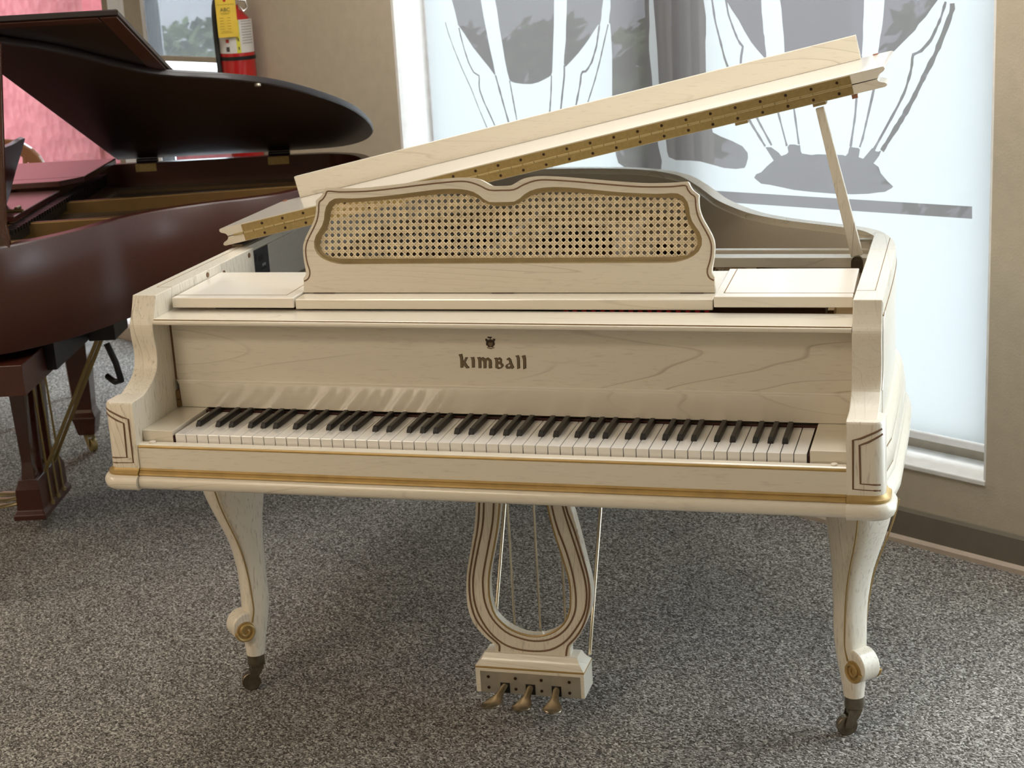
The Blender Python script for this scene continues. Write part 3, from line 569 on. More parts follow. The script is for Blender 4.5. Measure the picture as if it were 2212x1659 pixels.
def fallboard():
    f = MB().box(-.677, .677, .160, .182, .775, .915).build('fallboard', 'cream_x', P)
    MB().prism([(.1585, .727), (.182, .727), (.182, .7815), (.1575, .7815), (.1550, .778)], FY, -.672, .677).build('fallboard_lip', 'cream_soft', P)
    MB().prism([(.1560, .7812), (.161, .7812), (.161, .7845), (.1585, .7850), (.1562, .7835)], FY, -.677, .677).build('bead', 'cream_gloss', f)
    for z0, z1 in ((.728, .742), (.744, .762)): MB().box(-.6805, -.6725, .153, .160, z0, z1).build('fallboard_hinge', 'brown_gold', P)
    MB().box(.6735, .6805, .150, .158, .745, .765).build('fallboard_hinge', 'brown_gold', P)
    MB().box(-.681, -.677, .159, .182, .785, .914).build('shadow_gap', 'brown_line', P)
    n = MB().prism([(.190, .913), (.105, .913), (.0935, .9155), (.0915, .919), (.0925, .9225), (.0965, .9235), (.0975, .9255), (.100, .9262), (.190, .9262)], FY, -.6805, .6805).build('nosing', 'cream_soft', P)
    MB().box(-.680, .680, .0965, .0982, .9240, .9256).build('inlay_line', 'brown_gold', n)
    Y = .1599
    for k, L in LOGO.items():
        hs = LHOLE.get(k, []); b = MB(); b.plate(L, hs, FX, Y, Y-.0006); lt = b.build('letter', 'logo_dark', f)
        b = MB(); b.plate(offs(L, .00075), [offs(h, -.00065) for h in hs], FX, Y-.0004, Y-.0010); b.build('letter_fill', 'logo_fill', lt)
    c = MB().prism(CREST[1], FX, Y, Y-.0006).build('crest', 'logo_dark', f)
    MB().prism(CREST[0], FX, Y, Y-.0006).build('crest_bird', 'logo_dark', c); MB().prism(CREST[2], FX, Y, Y-.0006).build('crest_scroll', 'logo_fill', c)
    cx, cz = -.0047, .8675
    MB().prism([(cx-.004, cz+.004), (cx+.004, cz+.004), (cx+.004, cz-.001), (cx, cz-.0045), (cx-.004, cz-.001)], FX, Y-.0004, Y-.0010).build('crest_shield', 'logo_fill', c)
fallboard()
# ---- tray and music desk, pushed in slightly askew
YAW, LEAN = math.radians(1.34), math.radians(10.5)
DO = Vector((.002, .239, .951)); DX = Vector((math.cos(YAW), math.sin(YAW), 0)); DB = Vector((-DX.y, DX.x, 0))
DU = Vector((0, 0, 1))*math.cos(LEAN)+DB*math.sin(LEAN); DNn = DX.cross(DU)      # DNn points to the player
TT = lambda x, y, z: Vector((DO.x, DO.y, 0))+DX*x+DB*y+Vector((0, 0, z))
TD = lambda x, h, n: DO+DX*x+DU*h+DNn*n
OUT = [(-0.4135,0),(-0.4131,0.0294),(-0.4099,0.0328),(-0.408,0.0378),(-0.4086,0.0479),(-0.411,0.0612),(-0.4128,0.078),(-0.4129,0.0897),(-0.4109,0.0998),(-0.4061,0.1114),(-0.3996,0.1231),(-0.3921,0.1363),(-0.3865,0.1495),(-0.3835,0.1628),(-0.3829,0.1761),(-0.3833,0.1828),(-0.3776,0.1877),(-0.3712,0.1933),(-0.3666,0.2008),(-0.3629,0.2081),(-0.3558,0.2085),(-0.3346,0.2072),(-0.2994,0.2068),(-0.2644,0.2084),(-0.207,0.2135),(-0.1449,0.2198),(-0.0988,0.2233),(-0.0683,0.2237),(-0.044,0.2195),(-0.0289,0.2119),(-0.0183,0.2069),(0,0.2063)]
GRV = [(-0.4119,0.023),(-0.4047,0.0268),(-0.4001,0.0344),(-0.3998,0.0445),(-0.404,0.0579),(-0.4068,0.0729),(-0.4071,0.0881),(-0.4038,0.1014),(-0.3971,0.1147),(-0.3878,0.1313),(-0.3812,0.1461),(-0.3778,0.1627),(-0.3763,0.1793),(-0.3687,0.1858),(-0.3623,0.1941),(-0.3577,0.2015),(-0.3347,0.1999),(-0.2995,0.1997),(-0.2645,0.2009),(-0.2072,0.2061),(-0.145,0.2125),(-0.0897,0.2165),(-0.0653,0.2149),(-0.0441,0.2079),(-0.0245,0.1988),(0,0.1979)]
GO = [(0,0.1753),(-0.0233,0.1756),(-0.0323,0.1786),(-0.0444,0.189),(-0.0625,0.198),(-0.0899,0.2022),(-0.1268,0.2019),(-0.1762,0.1968),(-0.2387,0.1904),(-0.2999,0.1868),(-0.3245,0.1872),(-0.3386,0.1875),(-0.3492,0.1848),(-0.3592,0.1757),(-0.3648,0.1626),(-0.3661,0.1493),(-0.3699,0.1361),(-0.3773,0.1245),(-0.3856,0.1129),(-0.3895,0.0996),(-0.388,0.0862),(-0.3803,0.0745),(-0.368,0.0661),(-0.3521,0.0602),(-0.3345,0.0567),(-0.3026,0.0561),(-0.213,0.0562),(0,.0562)]
GI = [(0,0.1675),(-0.0143,0.1676),(-0.0294,0.1713),(-0.0444,0.1802),(-0.0596,0.1877),(-0.0839,0.1925),(-0.1269,0.1925),(-0.1763,0.1886),(-0.2389,0.183),(-0.3,0.1796),(-0.3246,0.1786),(-0.3388,0.178),(-0.3476,0.1756),(-0.3532,0.169),(-0.3561,0.1558),(-0.3592,0.1393),(-0.3667,0.1228),(-0.3767,0.1095),(-0.3806,0.0978),(-0.3782,0.0862),(-0.3713,0.0778),(-0.3608,0.0719),(-0.3466,0.0685),(-0.3289,0.0675),(-0.2128,0.0669),(0,.0669)]
def mirror(L): return L+[(-x, y) for x, y in L[::-1][1:]]           # from left to right, both ends on the axis excepted
def music_desk():
    for s, x0, x1, zt in ((-1, -.677, -.415, .953), (1, .419, .672, .957)):
        b = MB(TT).box(x0, x1, -.055 if s < 0 else -.0585, .185, zt-.021, zt).build('side_tray', 'cream_gloss', P, bevel=.002)
        xi0, xi1 = (x0-.004, x1-.022) if s < 0 else (x0+.016, x1+.005)
        y0 = -.032 if s < 0 else -.03
        ln = MB(TT)
        ln.box(xi0, xi1, y0, y0+.0016, zt-.0005, zt+.0004)
        xe = xi1 if s < 0 else xi0
        ln.box(xe-.0008, xe+.0008, y0, .18, zt-.0005, zt+.0004)
        ln.build('inlay_line', 'brown_gold', b)
    MB(TT).box(-.4125, .4165, -.052, .20, .929, .9495).build('desk_shelf', 'cream_soft', P, bevel=.002)
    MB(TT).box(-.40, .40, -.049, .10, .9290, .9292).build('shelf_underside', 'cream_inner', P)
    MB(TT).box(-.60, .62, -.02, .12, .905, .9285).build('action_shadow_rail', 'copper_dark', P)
    for k in range(16): MB(TT).box(.13+k*.018, .138+k*.018, -.045, -.03, .9235, .9275).build('hammer_felt', 'felt_red', P)
    outl = [tuple(p) for p in spline(OUT[:2], 1)]+[tuple(p) for p in spline(OUT[1:19], 3)][1:]+[tuple(p) for p in spline(OUT[18:], 3)][1:]
    out = [(x, y) for x, y in outl]; out = out+[(-x, y) for x, y in out[::-1][1:]]
    h = [tuple(p) for p in resample(spline(GO, 3), 70)]; hole = h+[(-x, y) for x, y in h[::-1][1:-1]]
    g = [tuple(p) for p in resample(spline(GI, 3), 70)]; gin = g+[(-x, y) for x, y in g[::-1][1:-1]]
    d = MB(TD); d.plate(out, [hole], lambda p, t: (p[0], p[1], t), -.016, 0); dk = d.build('music_desk', 'cream_x', P)
    ring = MB(TD); n = len(hole)
    lay = [(0, .0), (.06, -.0012), (.35, -.0045), (.55, -.0050), (.7, -.0062), (1, -.0085), (1, -.013), (0, -.013)]
    ring.loft([[(hole[i][0]*(1-f)+gin[i][0]*f, hole[i][1]*(1-f)+gin[i][1]*f, t) for i in range(n)] for f, t in lay], caps=False)
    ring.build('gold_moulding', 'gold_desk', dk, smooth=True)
    gl = [tuple(p) for p in spline(GRV, 3)]
    gl = gl+[(-x, y) for x, y in gl[::-1][1:]]
    MB(TD).tube([(x, y, -.0002) for x, y in gl], .0016, 6).build('inlay_line', 'brown_line', dk)
    MB(TD).box(-.39, .39, -.001, .012, -.06, -.016).build('desk_foot', 'cream_x', dk)
    for x in (-.37, 0, .37): MB(TD).box(x-.022, x+.022, -.0012, .0, -.014, .001).build('felt_pad', 'felt_dark', dk)
    # woven cane: pairs of upright and level strands, single diagonals
    b = MB(TD); p = .01315; hw = .0010; poly = gin
    def strand(o, dr, n0, w=hw):
        l = math.hypot(*dr); dr = (dr[0]/l, dr[1]/l); nx, ny = -dr[1]*w, dr[0]*w
        for t0, t1 in clip_line(o, dr, poly):
            t0 -= .002; t1 += .002
            a = (o[0]+dr[0]*t0, o[1]+dr[1]*t0); c = (o[0]+dr[0]*t1, o[1]+dr[1]*t1)
            V = [(a[0]+nx, a[1]+ny, n0-.0005), (a[0], a[1], n0+.0003), (a[0]-nx, a[1]-ny, n0-.0005), (c[0]+nx, c[1]+ny, n0-.0005), (c[0], c[1], n0+.0003), (c[0]-nx, c[1]-ny, n0-.0005)]
            b.add(V, [(0, 1, 4, 3), (1, 2, 5, 4), (2, 0, 3, 5)])
    X0, Y0 = -.34, .0884
    for i in range(-5, 59):
        x = X0+(i+.5)*p
        strand((x-.0014, 0), (0, 1), -.0100); strand((x+.0014, 0), (0, 1), -.0102)
    q = .0129
    for j in range(-3, 10):
        y = Y0+(j+.5)*q
        strand((0, y-.0014), (1, 0), -.0096); strand((0, y+.0014), (1, 0), -.0098)
    for k in range(-16, 64):
        strand((X0+k*p, Y0+.5*q), (p, q), -.0092, .0010); strand((X0+k*p, Y0+.5*q), (-p, q), -.0089, .0010)
    c = b.build('cane_webbing', 'cane', dk); c['kind'] = 'stuff'
music_desk()
# ---- lid, front flap, hinge
LT = math.radians(12.2); LU = Vector((math.cos(LT), 0, math.sin(LT))); LN = Vector((-math.sin(LT), 0, math.cos(LT))); LH = Vector((-.75, 0, .9745))
TL = lambda u, y, n: LH+LU*u+Vector((0, y, 0))+LN*n
def lid():
    body = [(x+.762, y+.006) for x, y in RIMS if y > .62]
    poly = [(.0, .585), (1.497, .585)]+[(min(u, 1.497), y) for u, y in body[::1]]
    poly = [p for i, p in enumerate(poly) if i < 2 or p[1] > .6]
    poly = poly[:2]+[(u+.012 if u > .6 else max(u-.03, 0.0), y) for u, y in poly[2:]]
    poly = [(min(u, 1.497), y) for u, y in poly]
    def layered(P0, lays, n_fixed):
        rings = []
        for d, n in lays:
            q = offs(P0, d); r = []
            for i, (a, b) in enumerate(zip(P0, q)):
                r.append((b.x, a[1] if i < n_fixed else b.y, n))
            rings.append(r)
        return rings
    m = MB(TL).loft(layered(poly, [(.005, 0), (.001, .0015), (0, .0045), (.003, .008), (.012, .0115), (.0155, .0145), (.0165, .0183)], 2)).build('lid', 'cream_x', P, smooth=True)
    fl = [(.0, .585), (1.499, .585), (1.499, .928), (1.493, .937), (.006, .937), (.0, .928)]
    f = MB(TL).loft(layered(fl, [(.0165, .0203), (.0155, .0235), (.012, .027), (.003, .031), (0, .0345), (.001, .0385), (.004, .040)], 2)).build('lid_flap', 'cream_gloss', P, smooth=True)
    MB(TL).box(.068, 1.430, .905, .922, .0402, .0925).build('flap_apron', 'cream_x', f, bevel=.001)
    for u, y in ((1.472, .922), (.033, .918)): MB(TL).tube([(u-.011, y, .0402), (u-.011, y, .0425), ], .006, 12).build('bumper', 'bumper', f); 
    for u, y in ((1.20, .592), (1.36, .592)): MB(TL).box(u-.013, u+.013, .59, .62, -.0065, 0).build('prop_plate', 'brass', m)
    MB(TL).box(1.425, 1.436, .59, .60, -.009, 0).build('bumper', 'bumper', m)
    h = MB(TL).box(.057, 1.4305, .5836, .585, .001, .0176).build('hinge', 'brass', P); MB(TL).box(.057, 1.4305, .5836, .585, .0206, .0376).build('hinge_leaf', 'brass', h)
    k = None; n = int((1.4305-.057)/.0259)
    for i in range(n+1):
        u0 = 1.4305-i*.0259; u1 = max(u0-.0252, .057)
        if k is None: k = MB(TL).box(u1, u0, .5815, .585, .0168, .0214).build('hinge_knuckle', 'brass_knuckle', h, bevel=.0008); base = u0
        else:
            c = k.copy(); C.objects.link(c); c.parent = h; c.location = LU*(u0-base)
    for nrow in (.0302, .0080):
        s0 = None; u = 1.4032
        while u > .07:
            if s0 is None: s0 = MB(TL).tube([(u, .5829, nrow), (u, .5840, nrow)], .0031, 10).build('screw', 'screw', h); ub = u
            else: c = s0.copy(); C.objects.link(c); c.parent = h; c.location = LU*(u-ub)
            u -= .0518
    MB().box(-.737, -.712, .60, .69, .9702, .9755).build('lid_hinge', 'old_metal', P)
    # prop stick with its bracket and the rails it stands on
    d = Vector((.578-.652, 0, 1.252-.948)); b = Vector((.0115, 0, .0028))
    A, B = Vector((.652, .615, .944)), Vector((.578, .615, 1.2485))
    pr = []
    for c, w in ((A, .0125), (B, .0085)):
        e = Vector((.97, 0, .236))*w; pr.append([tuple(c-e), tuple(c+e), tuple(c+e+Vector((0, .013, 0))), tuple(c-e+Vector((0, .013, 0)))])
    MB().loft(pr).build('lid_prop', 'cream_z', P, bevel=.0015)
    MB().box(.30, .684, .625, .665, .918, .9385).build('inner_rail', 'cream_x', P, bevel=.001); MB().box(.28, .684, .715, .735, .915, .9365).build('inner_rail', 'cream_x', P, bevel=.001)
    MB().prism([(.641, .912), (.665, .912), (.665, .934)]+[(.653+.012*math.cos(t), .934+.012*math.sin(t)) for t in (PI*k/8 for k in range(1, 8))]+[(.641, .934)], FX, .603, .614).build('prop_bracket', 'old_metal', P)
    MB().cyl((.653, .601, .934), (0, 1, 0), .005, .006, 12).build('bracket_screw', 'old_metal', P)
lid()
def insides():
    inner = [tuple(p) for p in offs([(x, y) for x, y in RIMS if y > .2], .036)]
    MB().prism(inner, lambda p, t: (p[0], p[1], t), .775, .785).build('soundboard', 'soundboard', P)
    pl = [tuple(p) for p in offs([(x, y) for x, y in RIMS if y > .32], .040)]
    hole = [[(-.62, .62), (-.25, .62), (-.28, 1.45), (-.50, 1.5), (-.62, 1.35)], [(-.2, .62), (.12, .62), (-.02, 1.4), (-.2, 1.5)], [(.17, .62), (.42, .62), (.3, .95), (.12, 1.25)], [(.46, .62), (.62, .62), (.58, .72), (.45, .85)]]
    ip = MB().plate(pl, hole, lambda p, t: (p[0], p[1], t), .845, .855).build('iron_plate', 'bronze_plate', P)
    for a, b in (((-.225, .45), (-.25, 1.55)), ((.145, .45), (.05, 1.45)), ((.44, .45), (.40, .92))):
        A = Vector(a); B = Vector(b); n = Vector((-(B-A).y, (B-A).x)).normalized()*.012
        MB().prism([tuple(A+n), tuple(B+n), tuple(B-n), tuple(A-n)], lambda p, t: (p[0], p[1], t), .855, .885).build('plate_strut', 'bronze_plate', ip)
    s = MB()
    for k in range(70):
        x = -.60+k*.0172; y1 = interp([(-.65, 1.4), (-.2, 1.5), (.1, 1.3), (.3, .98), (.5, .84), (.65, .7)], x)
        s.tube([(x, .47, .868), (x-.03, y1, .862)], .0009, 4)
    st = s.build('strings', 'steel_strings', P); st['kind'] = 'stuff'
    MB().box(-.60, .62, .44, .50, .855, .872).build('pin_block', 'bronze_plate', P)
    MB().box(-.60, .60, .53, .56, .868, .90).build('damper_rail', 'black_metal', P)
insides()
# ---- legs
LO = [(.612,.090),(.55,.083),(.4917,.0757),(.4681,.0694),(.439,.0595),(.4061,.0468),(.3696,.033),(.3309,.0236),(.2896,.0175),(.2491,.0158),(.2122,.0168),(.17,.018),(.1199,.021),(.0863,.0205)]
LI = [(.612,-.062),(.55,-.058),(.4588,-.0511),(.4121,-.0438),(.3671,-.0406),(.3213,-.0404),(.275,-.0403),(.2375,-.0416),(.2127,-.0409),(.1825,-.0368),(.1438,-.0288),(.1073,-.0238),(.0829,-.0215)]
LB = [(.612,.060),(.50,.052),(.42,.042),(.35,.035),(.28,.031),(.22,.029),(.16,.026),(.11,.022),(.0829,.0205)]
def leg(cx, cy, D, wheel):
    D = Vector((*D, 0)).normalized(); Tn = Vector((-D.y, D.x, 0)); O = Vector((cx, cy, 0))
    F = lambda d, t, z: O+D*d+Tn*t+Vector((0, 0, z))
    rings = []; zs = [.618-.0166*i for i in range(33)]
    for z in zs:
        z = max(z, .0865); o, i, b = interp(LO, z), interp(LI, z), interp(LB, z); c, a = (o+i)/2, (o-i)/2; e = .62 if z > .15 else .62+(.15-z)/.065*.38
        rings.append([(c+a*math.copysign(abs(math.cos(t))**e, math.cos(t)), b*math.copysign(abs(math.sin(t))**e, math.sin(t)), z) for t in (2*PI*k/28 for k in range(28))])
        if z == .0865: break
    l = MB(F).loft(rings).build('leg', 'cream_z', P, smooth=True)
    MB(F).cyl((.0195, 0, .163), (0, 1, 0), .0345, .044, 28).build('scroll', 'cream_z', l, smooth=True, bevel=.004)
    for s in (-1, 1):
        sp = [(.0245+r*math.cos(t), s*.0262, .1555+r*math.sin(t)) for r, t in ((.0045+.0185*k/44, 2.2+s*0+k/44*3.3*PI) for k in range(45))]
        MB(F).tube(sp, [.0022+.0022*k/44 for k in range(45)], 8).build('gold_scroll', 'gold', l, smooth=True)
        MB(F).cyl((.0245, s*.0225, .1555), (0, 1, 0), .0215, .004, 24).build('gold_scroll', 'gold', l, smooth=True)
        gp = [(.0625,.4784),(.0494,.4366),(.0334,.3938),(.0199,.3513),(.012,.3127),(.0062,.2683),(.0033,.2242),(.0028,.1992),(.0088,.1727)]
        MB(F).tube([(d, s*(interp(LB, z)*.955), z) for d, z in [tuple(p) for p in spline([(.072, .52)]+gp, 3)]], .0018, 6).build('gold_line', 'gold_line', l)
        for k, (d0, z0, L, w) in enumerate(((.074, .565, .030, .010), (.066, .515, .028, .009), (.056, .465, .026, .008), (.045, .425, .026, .007))):
            pts = [(d0-.012+L*.3*math.sin(q*2.4), s*(.026+.012*math.sin(q*PI)), z0-L*q+.02) for q in (i/7 for i in range(8))]
            MB(F).tube(pts, [w*math.sin(PI*(i+.6)/8.6)*.5 for i in range(8)], 8).build('carved_leaf', 'cream_z', l, smooth=True)
    cs = MB(F).lathe([(.0, .0915), (.0195, .0915), (.0198, .062), (.0165, .0585), (.0, .0585)]).build('caster', 'old_metal', l, smooth=True)
    wd = Vector((*wheel, 0)).normalized(); wa = Vector((-wd.y, wd.x, 0)); wc = O+wd*.016+Vector((0, 0, .0215))
    W2 = MB().cyl(wc, wa, .0215, .017, 24).build('wheel', 'old_metal', cs, smooth=True, bevel=.002)
    fk = MB()
    for s in (-1, 1):
        r1 = []
        for q, rr in ((Vector((0, 0, .060)), .014), (wd*.004+Vector((0, 0, .046)), .013), (wd*.012+Vector((0, 0, .030)), .010), (wd*.016+Vector((0, 0, .0195)), .0065)):
            c = O+q; r1.append([tuple(c+wa*s*.0115-wd*rr), tuple(c+wa*s*.0115+wd*rr), tuple(c+wa*s*.0145+wd*rr), tuple(c+wa*s*.0145-wd*rr)])
        fk.loft(r1)
    fk.cyl(O+Vector((0, 0, .0545)), (0, 0, 1), .0155, .012, 18)
    fk.build('fork', 'old_metal', cs, bevel=.001)
leg(-.663, .35, (-1, -1), (-.85, -.5)); leg(.666, .35, (1, -1), (-.9, -.35)); leg(-.30, 1.60, (0, 1), (.3, 1))
# ---- pedal lyre
LYO = [(-.104,.62),(-0.1066,.55),(-0.1096,0.4794),(-0.1163,0.4256),(-0.1275,0.376),(-0.1391,0.3227),(-0.1439,0.2758),(-0.1419,0.2324),(-0.1295,0.1996),(-0.1084,0.1739),(-0.093,0.1614),(-0.087,0.1534),(-0.0876,0.141)]
LYOR = [(.078,.62),(.086,.55),(0.0951,0.4817),(0.1002,0.4612),(0.1091,0.4201),(0.1178,0.3756),(0.1278,0.3244),(0.131,0.292),(0.128,0.2591),(0.1172,0.2255),(0.1,0.1913),(0.0832,0.1702),(0.079,0.1615),(0.0782,0.141)]
LYI = [(-.042,.62),(-.049,.55),(-0.0574,0.48),(-0.0653,0.428),(-0.0783,0.372),(-0.0892,0.3254),(-0.0929,0.2921),(-0.0917,0.2589),(-0.0825,0.2261),(-0.0583,0.2008),(-0.0302,0.1876),(-0.0049,0.1832),(0.0208,0.186),(0.0467,0.1977),(0.0666,0.2156),(0.0805,0.243),(0.0852,0.2762),(0.084,0.3154),(0.0737,0.3604),(0.0606,0.4082),(0.0516,0.4463),(0.0462,0.4796),(.038,.55),(.032,.62)]
LL = [[(-0.098,.55),(-0.1016,0.4797),(-0.1083,0.426),(-0.1215,0.3698),(-0.1345,0.3097),(-0.1359,0.2596),(-0.1267,0.2166),(-0.1045,0.1843),(-0.0861,0.167),(-0.0777,0.1574),(-0.0785,0.1438)],
[(-.088,.55),(-0.0915,0.4801),(-0.0981,0.4265),(-0.1125,0.3702),(-0.1261,0.3101),(-0.1271,0.2601),(-0.1182,0.2238),(-0.0978,0.1881),(-0.0702,0.163),(-0.0387,0.1517),(-0.0003,0.1493),(0.035,0.1551),(0.0677,0.1758),(0.0929,0.2074),(0.1117,0.2417),(0.1196,0.2783),(0.1182,0.3173),(0.1081,0.3654),(0.0936,0.4194),(0.0781,0.4809),(.070,.55)],
[(-.064,.55),(-0.0699,0.481),(-0.076,0.434),(-0.089,0.378),(-0.102,0.3247),(-0.1057,0.2914),(-0.1032,0.2549),(-0.0894,0.219),(-0.0621,0.1905),(-0.0308,0.1775),(0.0009,0.1729),(0.0331,0.1784),(0.0592,0.1935),(0.0792,0.2165),(0.0932,0.2471),(0.0965,0.2834),(0.0924,0.3289),(0.0809,0.3801),(0.0648,0.4309),(0.0549,0.48),(.047,.55)],
[(.078,.55),(0.0843,0.4812),(0.0989,0.4325),(0.1146,0.3722),(0.1247,0.3242),(0.1261,0.2852),(0.1196,0.2454),(0.1072,0.2117),(0.0903,0.1856),(0.0736,0.1662),(0.0686,0.1424)]]
def lyre():
    o = [tuple(p) for p in spline(LYO, 4)]+[tuple(p) for p in spline(LYOR[::-1], 4)]; i = [tuple(p) for p in spline(LYI[::-1], 3)]
    y0, y1 = .325, .352
    ly = MB().plate(o+i, [], FX, y0, y1).build('pedal_lyre', 'cream_z', P, bevel=.0015)
    for k, L in enumerate(LL): MB().tube([(x, y0, z) for x, z in [tuple(p) for p in spline(L, 3)]], .0021, 6).build('inlay_line', 'brown_line', ly)
    MB().tube([(x, y0+.001, z) for x, z in [tuple(p) for p in spline(LYI, 3)]], .0022, 6).build('gold_line', 'gold_line', ly)
    # box with cove top and pedal plate
    cx, hw, yc, hd = -.0075, .1195, .3375, .0375
    q = lambda d, z: [(cx-hw+d, yc-hd+d, z), (cx+hw-d, yc-hd+d, z), (cx+hw-d, yc+hd-d*.8, z), (cx-hw+d, yc+hd-d*.8, z)]
    bx = MB().loft([q(0, .058), q(0, .1135)]).build('pedal_box', 'cream_x', P, bevel=.001)
    MB().loft([q(.003, .1135), q(.003, .118), q(.0, .1185), q(.0065, .124), q(.012, .131), q(.0155, .1385), q(.018, .1425), q(.021, .1430)]).build('box_cove', 'cream_x', bx, smooth=True)
    MB().loft([q(.0012, .1136), q(-.0002, .1145), q(-.0002, .1172), q(.0012, .1182)]).build('gold_band', 'gold', bx)
    pl = MB().box(-.1165, .1035, .2992, .3005, .0585, .1075).build('pedal_plate', 'plate_metal', bx)
    for x in (-.0985, -.0385, .0185, .0795):
        for z in (.070, .095): MB().cyl((x, .2988, z), (0, 1, 0), .0035, .0012, 10).build('plate_screw', 'screw', pl)
    for x, tx in ((-.062, -.083), (-.006, -.0115), (.051, .0585)):
        MB().box(x-.0105, x+.0105, .2985, .2995, .060, .0835).build('pedal_slot', 'black_metal', pl)
        R = []
        for t in [k/10 for k in range(11)]:
            w = interp([(0, .0075), (.25, .0072), (.4, .010), (.62, .0185), (.8, .0215), (.93, .0175), (1, .006)], t)
            c = Vector((x+(tx-x)*t**1.2, .302-.085*t, .0785-.016*t-.006*math.sin(PI*t))); th = interp([(0, .005), (.5, .0045), (.85, .006), (1, .002)], t)
            R.append([(c.x+w*math.cos(a), c.y, c.z+th*math.sin(a)) for a in (2*PI*k/14 for k in range(14))])
        MB().loft(R).build('pedal', 'pedal_metal', bx, smooth=True)
    for x in (-.0515, .0055, .0615): MB().tube([(x, .362, .14), (x, .362, .63)], .0028, 8).build('pedal_rod', 'rod_metal', P, smooth=True)
    for x, x2 in ((-.107, -.107), (.108, .112)): MB().tube([(x, .374, .125), (x2, .645, .62)], .0042, 10).build('lyre_brace', 'rod_metal', P, smooth=True)
lyre()

# ------------------------------------------------------------------ dark mahogany grand piano
DRIM = [(.735,.10),(.735,.45),(.722,.56),(.67,.635),(.575,.717),(.477,.775),(.365,.825),(.275,.90),(.205,1.0),(.15,1.12),(.08,1.22),(-.075,1.313),(-.255,1.385),(-.45,1.405),(-.62,1.36),(-.70,1.28),(-.735,1.15),(-.735,.6),(-.735,.10)]
DRIMS = [tuple(p) for p in spline(DRIM, 5)]
Q = thing('grand_piano', 'dark glossy mahogany grand piano with raised lid beside the side window', 'piano', (-2.1546, 1.2139, 0), -1.318147)
DT = math.radians(19.75); QU = Vector((math.cos(DT), 0, math.sin(DT))); QN = Vector((-math.sin(DT), 0, math.cos(DT))); QH = Vector((-.735, 0, .9625))
TQ = lambda u, y, n: QH+QU*u+Vector((0, y, 0))+QN*n
def dark_case():
    MB().sweep([(0, .948), (-.004, .9525), (-.035, .9525), (-.035, .688), (-.002, .688), (0, .691)], DRIMS).build('rim', 'mahogany_y', Q, smooth=True)
    for s in (-1, 1):
        pr = [(-.03, .60), (-.03, .76), (-.01, .775), (.05, .785), (.085, .80), (.10, .83), (.10, .90), (.105, .9525), (.20, .9525), (.20, .60)]
        MB().prism(pr, FY, *sorted((s*.69, s*.736))).build('arm', 'mahogany_y', Q, bevel=.004)
    MB().box(-.735, .735, -.03, .628, .585, .664).build('key_bed', 'mahogany_x', Q, bevel=.002)
    MB().box(-.69, .69, -.028, -.005, .664, .705).build('keyslip', 'mahogany_x', Q)
    MB().box(-.69, .69, .155, .18, .72, .90).build('fallboard', 'mahogany_x', Q)
    kb = MB().box(-.69, .69, -.005, .16, .664, .69).build('key_frame', 'mahogany_x', Q)
    w = MB().box(-.01105, .01105, 0, .15, .69, .715).build('white_key', 'key_white', kb); b = MB().box(-.005, .005, .05, .15, .71, .727).build('black_key', 'key_black', kb)
    pat = {0: 1, 1: 0, 2: 1, 3: 1, 4: 0, 5: 1, 6: 1}
    for i in range(52):
        x = -.611+.0235*(i+.5); o = w if i == 0 else w.copy()
        if i: C.objects.link(o); o.parent = kb
        o.location = (x, 0, 0)
        if pat[i % 7] and i < 51:
            o = b if i == 0 else b.copy()
            if i: C.objects.link(o); o.parent = kb
            o.location = (x+.01175, 0, 0)
    inn = [tuple(p) for p in offs([(x, y) for x, y in DRIMS if y > .2], .034)]
    MB().prism(inn, lambda p, t: (p[0], p[1], t), .70, .71).build('bottom_frame', 'black_metal', Q)
    MB().prism(inn, lambda p, t: (p[0], p[1], t), .83, .84).build('soundboard', 'soundboard', Q)
    hole = [[(.50, .52), (.60, .52), (.58, .64), (.49, .68)], [(.26, .55), (.46, .55), (.43, .72), (.23, .80)], [(-.10, .55), (.20, .55), (.15, .85), (.03, 1.1), (-.2, 1.22)], [(-.62, .55), (-.17, .55), (-.28, 1.25), (-.5, 1.3), (-.62, 1.2)]]
    pl = [tuple(p) for p in offs([(x, y) for x, y in DRIMS if y > .36], .038)]
    ip = MB().plate(pl, hole, lambda p, t: (p[0], p[1], t), .868, .878).build('iron_plate', 'bronze_plate', Q)
    for a, b_, z0, z1 in (((.475, .42), (.44, .74), .878, .925), ((.225, .42), (.19, .90), .878, .93), ((-.135, .42), (-.24, 1.28), .878, .925), ((.60, .42), (.60, .62), .878, .915)):
        A = Vector(a); B = Vector(b_); n = Vector((-(B-A).y, (B-A).x)).normalized()*.011
        MB().prism([tuple(A+n), tuple(B+n), tuple(B-n), tuple(A-n)], lambda p, t: (p[0], p[1], t), z0, z1).build('plate_strut', 'bronze_plate', ip, bevel=.003)
    MB().sweep([(-.036, .925), (-.044, .925), (-.044, .86), (-.036, .86)], [p for p in DRIMS if p[1] > .5][2:-30]).build('plate_flange', 'bronze_plate', ip, smooth=True)
    s = MB()
    for k in range(60):
        x = -.60+k*.0195; y1 = interp([(-.65, 1.2), (-.2, 1.22), (.1, 1.0), (.3, .80), (.5, .68), (.65, .6)], x); s.tube([(x, .44, .89), (x-.03, y1, .885)], .0009, 4)
    st = s.build('strings', 'steel_strings', Q); st['kind'] = 'stuff'
    dm = MB().box(-.60, .40, .50, .53, .90, .925).build('damper_rail', 'black_metal', Q)
    for k in range(40): MB().box(-.59+k*.0245, -.575+k*.0245, .50, .535, .925, .938).build('damper', 'black_metal', dm)
